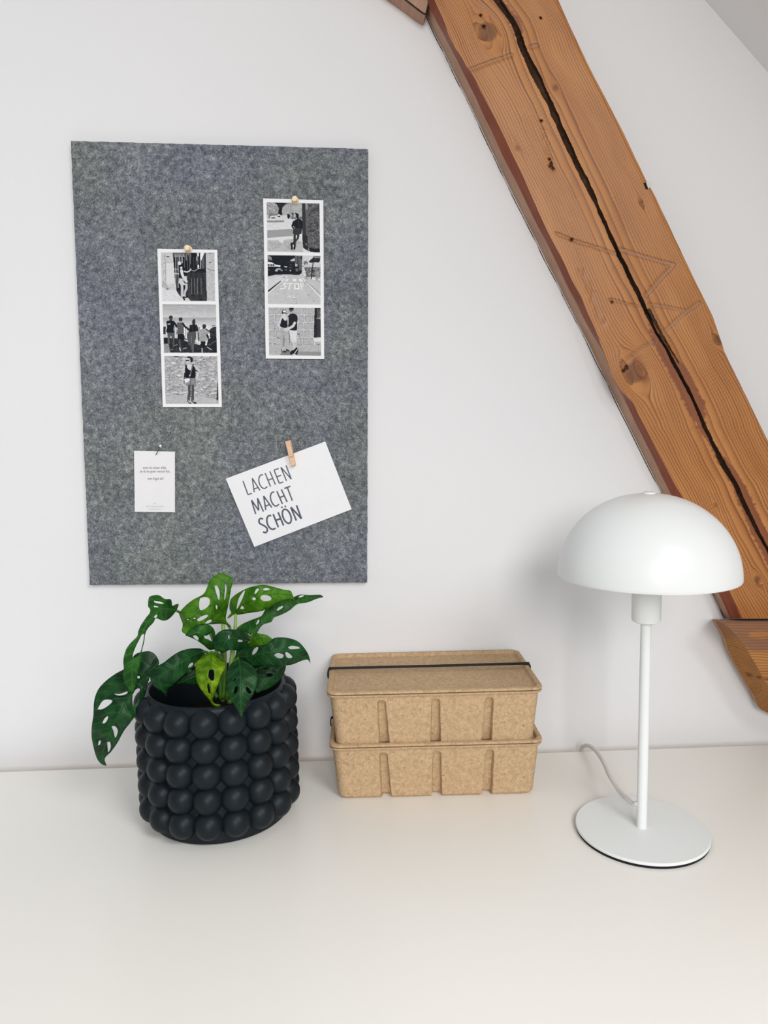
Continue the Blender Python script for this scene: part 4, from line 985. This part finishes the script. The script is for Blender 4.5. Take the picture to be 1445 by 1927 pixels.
# 1 big hanging leaf, left
leaf([(152, 1147), (118, 1133), (92, 1090), (70, 1000), (68, 930), (78, 860), (82, 780), (105, 715), (150, 665), (205, 625), (262, 590), (310, 520), (350, 503), (395, 498), (430, 520), (450, 565), (425, 605), (398, 640), (385, 700), (360, 770), (330, 840), (285, 905), (250, 950), (215, 1015), (175, 1070), (142, 1105)],
     [[(100, 828), (125, 785), (150, 772), (185, 778), (170, 800), (130, 826)], [(188, 738), (225, 740), (270, 726), (262, 742), (222, 750)], [(128, 905), (140, 880), (160, 865), (158, 885), (142, 906)],
      [(180, 925), (200, 922), (216, 945), (210, 975), (200, 988), (192, 955)], [(103, 1032), (108, 1008), (119, 1004), (116, 1025)], [(155, 1015), (170, 1010), (176, 1040), (162, 1072), (158, 1045)],
      [(300, 745), (318, 715), (340, 710), (335, 745), (318, 800), (303, 805), (298, 775)], [(325, 640), (338, 638), (340, 650), (328, 652)], [(380, 690), (392, 665), (398, 690), (385, 708)]],
     [(335, 690, -.196), (300, 740, -.208), (225, 850, -.224), (165, 980, -.222), (130, 1080, -.210), (150, 1147, -.200)], (.28, .18), D_, .0015)
# 2 folded leaf, upper left
leaf([(388, 215), (398, 188), (445, 180), (482, 202), (517, 205), (524, 240), (545, 232), (560, 232), (552, 258), (530, 290), (500, 318), (470, 325), (432, 312), (418, 335), (385, 370), (370, 405), (366, 440), (352, 500), (345, 560), (330, 620), (322, 680), (300, 730), (268, 702), (246, 655), (250, 600), (247, 550), (262, 490), (290, 450), (325, 415), (332, 385), (348, 350), (378, 305), (395, 285), (400, 262), (388, 245)],
     [[(352, 405), (364, 403), (358, 450), (343, 505), (325, 530), (300, 532), (308, 495), (328, 450)], [(420, 212), (450, 216), (478, 226), (460, 230), (425, 222)], [(420, 240), (445, 245), (442, 250), (420, 248)], [(422, 300), (438, 290), (436, 304), (426, 312)]],
     [(545, 262, -.178), (470, 255, -.200), (425, 290, -.212), (375, 350, -.214), (335, 440, -.218), (300, 560, -.222), (295, 720, -.214)], (-.5, .35), M_, .001)
# 3 big light leaf, top centre
leaf([(757, 78), (778, 62), (805, 57), (850, 74), (868, 100), (856, 150), (848, 200), (838, 250), (828, 300), (832, 330), (855, 355), (858, 376), (845, 370), (825, 345), (780, 342), (740, 346), (690, 344), (645, 362), (612, 395), (604, 414), (597, 400), (578, 385), (584, 345), (570, 305), (566, 280), (600, 240), (645, 205), (700, 175), (722, 135), (735, 100)],
     [[(680, 200), (705, 190), (732, 198), (738, 225), (722, 250), (695, 265), (680, 262), (676, 230)], [(763, 128), (778, 125), (792, 160), (792, 200), (785, 205), (772, 165)], [(822, 112), (830, 112), (832, 150), (824, 200), (818, 205), (822, 150)],
      [(665, 318), (690, 300), (722, 292), (725, 302), (695, 322), (668, 330)], [(710, 338), (728, 322), (748, 320), (742, 334), (718, 342)], [(630, 322), (645, 310), (656, 308), (650, 322), (636, 330)], [(768, 240), (776, 236), (781, 250), (774, 262)], [(612, 312), (630, 302), (626, 314), (610, 322)]],
     [(850, 365, -.150), (820, 300, -.160), (770, 240, -.178), (700, 260, -.196), (640, 300, -.204), (590, 350, -.196)], (.55, -.15), L_, .003)
# 4 light leaf, top right
leaf([(848, 240), (855, 205), (882, 178), (920, 155), (965, 135), (1040, 122), (1095, 133), (1150, 148), (1192, 155), (1206, 178), (1222, 224), (1200, 205), (1165, 205), (1125, 218), (1085, 245), (1030, 270), (965, 280), (905, 290), (872, 292), (855, 305), (836, 312), (845, 295), (858, 280), (850, 262)],
     [[(1022, 195), (1035, 180), (1065, 182), (1085, 195), (1080, 210), (1050, 215), (1030, 208)], [(976, 198), (988, 192), (998, 200), (992, 210), (980, 208)], [(990, 165), (1000, 146), (1016, 144), (1008, 160), (994, 175)], [(1038, 146), (1055, 138), (1078, 146), (1060, 154), (1042, 153)],
      [(888, 255), (898, 205), (918, 170), (936, 154), (930, 180), (912, 222), (893, 256)], [(908, 258), (918, 240), (930, 250), (928, 260)]],
     [(876, 288, -.150), (930, 235, -.166), (1010, 200, -.178), (1110, 175, -.180), (1200, 185, -.172), (1222, 222, -.166)], (.50, .30), L_, .0015)
# 5 long slender leaf, far right
leaf([(1380, 192), (1368, 180), (1350, 178), (1300, 180), (1245, 178), (1205, 195), (1150, 205), (1095, 232), (1052, 262), (1030, 298), (975, 320), (915, 348), (885, 378), (925, 382), (962, 402), (985, 412), (1005, 392), (1035, 350), (1085, 332), (1100, 308), (1150, 288), (1195, 262), (1232, 232), (1290, 222), (1340, 202)],
     [[(1115, 264), (1130, 248), (1152, 242), (1145, 256), (1122, 268)], [(1240, 190), (1252, 182), (1272, 181), (1262, 190), (1245, 194)], [(998, 345), (1008, 322), (1018, 320), (1014, 338), (1002, 348)]],
     [(975, 400, -.150), (1040, 330, -.146), (1110, 262, -.142), (1200, 222, -.140), (1290, 200, -.142), (1380, 190, -.146)], (-.4, .55), M_, .001)
# 6 centre leaf, small dark
leaf([(604, 410), (612, 388), (650, 352), (700, 343), (738, 350), (762, 378), (772, 420), (792, 448), (812, 490), (800, 505), (775, 485), (735, 490), (700, 462), (652, 430)],
     [[(704, 410), (722, 408), (742, 395), (752, 425), (748, 442), (728, 432), (708, 425)], [(640, 412), (658, 408), (674, 425), (668, 436), (650, 425)]],
     [(800, 495, -.165), (745, 440, -.190), (680, 390, -.204), (610, 408, -.200)], .35, M_, .0015)
# 7 curled centre leaf
leaf([(755, 455), (760, 425), (785, 392), (822, 376), (870, 375), (925, 380), (958, 405), (964, 440), (945, 472), (900, 494), (850, 490), (815, 506), (790, 500), (762, 482)],
     [[(894, 436), (905, 432), (925, 440), (915, 446), (898, 444)], [(840, 410), (846, 405), (850, 425), (844, 430)]],
     [(960, 440, -.186), (890, 425, -.206), (840, 425, -.216), (800, 495, -.215)], (.45, .30), D_, .001)
# 9 light leaf behind, right
leaf([(944, 478), (955, 450), (980, 410), (1002, 394), (1022, 400), (1055, 405), (1092, 430), (1080, 455), (1040, 468), (990, 472), (960, 482)], [],
     [(950, 470, -.150), (1010, 430, -.162), (1088, 432, -.160)], .4, L_, .002)
# 8 big dark leaf, right
leaf([(884, 520), (890, 495), (920, 480), (955, 472), (1000, 470), (1040, 465), (1075, 445), (1100, 424), (1150, 420), (1200, 428), (1240, 446), (1272, 480), (1296, 520), (1306, 566), (1292, 546), (1255, 552), (1200, 574), (1130, 580), (1070, 578), (1010, 582), (960, 578), (905, 560), (885, 545)],
     [[(1180, 476), (1200, 467), (1235, 472), (1246, 482), (1220, 486), (1190, 486)], [(1100, 520), (1118, 508), (1142, 512), (1156, 522), (1145, 538), (1120, 536)], [(1162, 508), (1172, 502), (1192, 515), (1205, 532), (1190, 538), (1172, 532)], [(975, 512), (985, 488), (1004, 474), (1012, 482), (1000, 505), (982, 518)]],
     [(900, 530, -.190), (980, 520, -.206), (1090, 500, -.216), (1200, 498, -.208), (1302, 560, -.192)], (.25, .55), D_, .0015)
# 14 right lower leaf in the pot mouth
leaf([(1005, 620), (1010, 585), (1060, 580), (1110, 580), (1165, 574), (1158, 620), (1130, 665), (1080, 705), (1030, 725), (1002, 735), (990, 700), (998, 660)],
     [[(1035, 592), (1050, 584), (1070, 590), (1065, 600), (1042, 600)], [(1092, 606), (1105, 600), (1124, 606), (1118, 615), (1098, 613)], [(1055, 632), (1072, 625), (1096, 630), (1085, 642), (1062, 640)]],
     [(1150, 580, -.165), (1080, 640, -.176), (1005, 730, -.186)], .3, D_, .001)
# 10 dark leaf, left centre
leaf([(398, 640), (405, 612), (440, 582), (475, 563), (520, 528), (565, 500), (620, 484), (670, 482), (700, 490), (712, 505), (690, 535), (655, 565), (645, 592), (605, 620), (560, 660), (520, 695), (498, 715), (490, 757), (478, 735), (440, 712), (408, 682)],
     [[(612, 590), (622, 570), (640, 562), (642, 575), (625, 590)], [(628, 600), (640, 588), (652, 590), (645, 600)]],
     [(700, 498, -.205), (620, 530, -.226), (530, 590, -.240), (450, 650, -.238), (486, 752, -.226)], (.35, .35), D_, .0015)
# 11 leaf behind inside the pot
leaf([(545, 685), (590, 640), (640, 605), (675, 600), (700, 630), (690, 680), (640, 688), (600, 684)], [], [(690, 620, -.175), (620, 650, -.180), (548, 684, -.182)], .3, D_, .001)
# 12 lime leaf, centre front
leaf([(655, 600), (660, 560), (695, 525), (730, 505), (752, 498), (775, 528), (805, 545), (828, 560), (818, 600), (798, 640), (782, 690), (765, 735), (752, 775), (765, 796), (798, 800), (785, 814), (755, 806), (735, 775), (702, 735), (672, 690), (658, 650)],
     [[(728, 640), (732, 608), (748, 602), (760, 612), (762, 650), (752, 666), (735, 655)], [(722, 690), (728, 676), (736, 690), (740, 730), (732, 738), (724, 715)]],
     [(745, 505, -.222), (742, 600, -.246), (742, 700, -.250), (752, 770, -.242), (795, 803, -.240)], (.5, .4), Y_, .002)
# 13 dark leaf, front right of centre
leaf([(832, 620), (845, 588), (870, 562), (900, 548), (940, 558), (980, 582), (1003, 618), (1008, 660), (998, 700), (982, 745), (955, 785), (935, 825), (915, 870), (900, 840), (872, 800), (848, 760), (834, 710), (828, 660)],
     [[(868, 735), (870, 715), (890, 694), (895, 712), (885, 735)], [(940, 705), (952, 702), (972, 732), (962, 738), (948, 728)], [(868, 665), (880, 652), (884, 658), (874, 668)]],
     [(905, 550, -.230), (912, 640, -.256), (912, 760, -.268), (915, 868, -.266)], (.32, .32), D_, .001)
# stems and petioles
petiole([(812, 780, -.160), (818, 650, -.165), (820, 500, -.165), (812, 345, -.160)], .0032, .0024, M_STEM2, 'stem')
petiole([(850, 790, -.170), (855, 600, -.175), (870, 480, -.165), (880, 380, -.155), (884, 285, -.150)], .0034, .0018, M_STEM2, 'stem')
petiole([(800, 770, -.175), (790, 620, -.180), (770, 480, -.170), (720, 370, -.155), (620, 310, -.160), (545, 266, -.178)], .0024, .0016)
petiole([(840, 770, -.165), (865, 600, -.160), (930, 470, -.150), (978, 400, -.150)], .0026, .0014)
petiole([(845, 780, -.165), (858, 560, -.160), (862, 450, -.155), (850, 362, -.150)], .0024, .0016)
petiole([(780, 760, -.190), (700, 640, -.165), (520, 600, -.150), (420, 620, -.165), (335, 690, -.196)], .0024, .0016)
petiole([(800, 770, -.185), (790, 620, -.185), (740, 520, -.190), (700, 498, -.205)], .0022, .0014)
petiole([(835, 770, -.190), (850, 640, -.190), (880, 560, -.187), (902, 532, -.190)], .0022, .0014)
petiole([(815, 760, -.195), (820, 620, -.200), (790, 520, -.205), (745, 505, -.222)], .0020, .0014)
petiole([(840, 760, -.200), (850, 640, -.205), (880, 560, -.215), (905, 552, -.230)], .0020, .0014)
petiole([(850, 770, -.175), (900, 660, -.160), (1060, 580, -.150), (1150, 580, -.165)], .0020, .0012)
petiole([(820, 770, -.180), (815, 600, -.180), (800, 495, -.165)], .0020, .0014)
petiole([(835, 770, -.185), (870, 560, -.185), (960, 440, -.186)], .0020, .0014)
petiole([(845, 770, -.170), (880, 600, -.155), (950, 470, -.150)], .0018, .0012)

# ------------------------------------------------------------------ kraft boxes
BX, BY, BA, BW, BD, BH = .0807, -.0864, -.0169, .2739, .1649, .0765
def rrect(w, d, r, n=8, step=.0009):
    """dense rounded rectangle outline, counter clockwise"""
    P = []
    def seg(a, b):
        k = max(2, int(np.hypot(b[0]-a[0], b[1]-a[1])/step))
        for i in range(k): P.append((a[0]+(b[0]-a[0])*i/k, a[1]+(b[1]-a[1])*i/k))
    hw, hd = w/2, d/2
    def arc(cx, cy, a0):
        for i in range(n): a = a0+math.pi/2*i/n; P.append((cx+r*math.cos(a), cy+r*math.sin(a)))
    seg((-hw+r, -hd), (hw-r, -hd)); arc(hw-r, -hd+r, -math.pi/2)
    seg((hw, -hd+r), (hw, hd-r)); arc(hw-r, hd-r, 0)
    seg((hw-r, hd), (-hw+r, hd)); arc(-hw+r, hd-r, math.pi/2)
    seg((-hw, hd-r), (-hw, -hd+r)); arc(-hw+r, -hd+r, math.pi)
    return np.array(P)
sm = lambda x: np.clip(x, 0, 1)**2*(3-2*np.clip(x, 0, 1))
TW, TD = BW-.007, BD-.007                  # tray mouth
def tray_loop(z):
    """outer outline of the tray at height z (0..BH-.004)"""
    f = z/(BH-.004); ins = .0068*(1-f)
    ins += .0022*(1-sm(z/.0035))**1
    P = rrect(BW, BD, .013, 8, .0009).copy()
    w = TW-2*ins; d = TD-2*ins
    P[:, 0] *= w/BW; P[:, 1] *= d/BD
    xs = np.array([-.0685, .0005, .0690])*(w/TW)
    top = BH-.0125; w0 = .0062-.0018*f
    ww = w0 if z < top-.0045 else w0*math.sqrt(max(0, 1-((z-(top-.0045))/.0045)**2))
    dep = .0098*(1-.45*f)
    for xc in xs:
        k = sm((ww-np.abs(P[:, 0]-xc))/.0017+.5) if ww > 0 else 0*P[:, 0]
        P[:, 1] -= np.sign(P[:, 1])*k*dep*(np.abs(P[:, 1]) > d/2-.004)
    return P
zs = np.concatenate([np.linspace(0, .004, 6), np.linspace(.0065, BH-.019, 18), np.linspace(BH-.018, BH-.0115, 14), np.linspace(BH-.010, BH-.0082, 3)])
Lp_ = [np.column_stack([tray_loop(z), np.full(len(tray_loop(0)), z)]) for z in zs]
nP = len(Lp_[0])
# flange that carries the lid
for grow, z in ((.0005, BH-.0078), (.0028, BH-.0070), (.0032, BH-.0058), (.0026, BH-.0048)):
    P = rrect(BW, BD, .013, 8, .0009); P = P*np.array([(TW+2*grow)/BW, (TD+2*grow)/BD]); Lp_.append(np.column_stack([P, np.full(nP, z+0*P[:, 0])]))
TV = np.vstack(Lp_); TF = grid_faces(len(Lp_), nP, True); TF.append(tuple(range(nP))[::-1]); TF.append(tuple(range((len(Lp_)-1)*nP, len(Lp_)*nP)))
def lid_loops():
    out = []
    ang = None
    for ins, z in ((.0052, -.0046), (.0050, -.0038), (.0006, -.0034), (0, -.0026), (0, -.0014), (.0003, -.0005), (.0014, 0), (.0050, .0001), (.0062, -.0008), (.0072, -.0042), (.0082, -.0056), (.0100, -.0060)):
        P = rrect(BW, BD, .013, 8, .0009)*np.array([(BW-2*ins)/BW, (BD-2*ins)/BD])
        k = np.arange(len(P))/len(P)*60
        wv = (fbm(k, k*0+1.7, 3)-.5)*.0012*(1 if ins < .003 else .3)
        out.append(np.column_stack([P*(1+wv[:, None]*4), BH+z+wv*.5]))
    return out
LL = lid_loops(); LV = np.vstack(LL); LF = grid_faces(len(LL), nP, True); LF.append(tuple(range(nP))[::-1]); LF.append(tuple(range((len(LL)-1)*nP, len(LL)*nP)))
def kraft_box(z0, label, dx=0, dy=0, rot=BA, band='full'):
    r = empty('storage_box', (BX+dx, BY+dy, z0)); tag(r, label, 'storage box', 'stacked kraft storage boxes')
    cA, sA = math.cos(rot), math.sin(rot)
    def X(V):
        V = np.asarray(V, float); return np.column_stack([BX+dx+V[:, 0]*cA-V[:, 1]*sA, BY+dy+V[:, 0]*sA+V[:, 1]*cA, z0+V[:, 2]])
    for nm, V, F in (('tray', TV, TF), ('lid', LV, LF)):
        o = mesh(nm, X(V), F, M_KRAFT, r, smooth=True)
        bm = bmesh.new(); bm.from_mesh(o.data); bmesh.ops.recalc_face_normals(bm, faces=bm.faces); bm.to_mesh(o.data); bm.free(); sharp_edges(o.data, 32)
    yb = .012; h = BW/2
    pts = lambda y: [(-h+.010, y-.012, BH-.016), (-h-.0005, y-.009, BH-.010), (-h-.0018, y-.004, BH-.002), (-h+.001, y-.0005, BH+.0012), (-h+.012, y, BH+.0014 if band == 'full' else BH-.0030), (0, y, BH+.0012 if band == 'full' else BH-.0047), (h-.012, y, BH+.0014 if band == 'full' else BH-.0030), (h-.001, y, BH+.0012), (h+.0016, y-.002, BH-.003), (h-.001, y-.004, BH-.012)]
    for y in (yb, yb-.0032) if band == 'full' else (yb,):
        tube('elastic_band', X(np.array(pts(y))), .00125 if band == 'full' else .0009, M_BAND, r, 10, 10)
    return r
kraft_box(0.0004, 'brown kraft board storage box at the bottom of the stack of two', band='low', dx=.0015, dy=.004, rot=BA-.003)
kraft_box(BH-.0052, 'brown kraft board storage box on top of the stack with a black elastic band')

# ------------------------------------------------------------------ lamp
LX, LY = .3103, -.2563
lamp = empty('table_lamp', (LX, LY, 0)); tag(lamp, 'white metal table lamp with a mushroom dome shade, on the desk before the strut', 'table lamp')
lathe('base_pad', [(0, 0), (.0738, 0), (.0742, .0004), (.0742, .0030), (0, .0032)], (LX, LY, 0), M_PAD, lamp, 128)['label'] = 'black pad under the base'
lathe('base', [(0, .0032), (.0744, .0032), (.0750, .0037), (.0750, .0060), (.0742, .0067), (0, .0067)], (LX, LY, 0), M_LAMP, lamp, 160)
lathe('pole', [(.0062, .0060), (.0061, .0068), (.0059, .0075), (.0059, .2545)], (LX, LY, 0), M_LAMP, lamp, 40)
lathe('socket', [(0, .2520), (.0130, .2520), (.0152, .2535), (.0160, .2565), (.0160, .3120), (.0145, .3135), (0, .3135)], (LX, LY, 0), M_LAMP, lamp, 64)
R0, Z0, HH = .0982, .3061, .0925
prof = []
for a in np.linspace(0, math.pi/2, 48):
    prof.append((R0*math.cos(a)**.97 if a < math.pi/2-1e-6 else 0, Z0+HH*math.sin(a)))
inner = [(max(0, r-.0012) if r > 0 else 0, z-.0012 if z > Z0+.001 else z) for r, z in prof][::-1]
lathe('dome_shade', prof[::-1]+[(R0-.0003, Z0-.0006), (R0-.0011, Z0-.0004)]+inner[::-1], (LX, LY, 0), M_LAMP, lamp, 160, autos=50)
lathe('shade_cap', [(0, Z0+HH+.0022), (.0045, Z0+HH+.0020), (.0068, Z0+HH+.0010), (.0072, Z0+HH-.0006), (.0072, Z0+HH-.003), (0, Z0+HH-.003)], (LX, LY, 0), M_LAMP, lamp, 48)
lathe('shade_stem', [(.004, .3130), (.004, Z0+HH-.0012)], (LX, LY, 0), M_LAMP, lamp, 24)
CP = [(1206, 1516, -.2560), (1198, 1512, -.2540), (1191, 1513, -.2480), (1178, 1502, -.232), (1166.6, 1490.5, -.215), (1148, 1461, -.180), (1137, 1437, -.140), (1124, 1416, -.096), (1110.6, 1404.5, -.058), (1100, 1403.5, -.036), (1094, 1411, -.026)]
cp3 = [atY(a, b, c) for a, b, c in CP]
e = cp3[-1]; cp3 += [e+np.array([-.001, .003, -.03]), e+np.array([0, .004, -.12])]
tube('power_cord', cp3, .0029, M_CORD, lamp, 12, 8)
print('CORDZ', [round(float(p[2]), 4) for p in cp3])
lathe('strain_relief', [(.0030, 0), (.0042, .001), (.0042, .004), (.0030, .007), (.0028, .009)], tuple(cp3[0]), M_CORD, lamp, 20, axis=tuple(cp3[2]-cp3[0]))
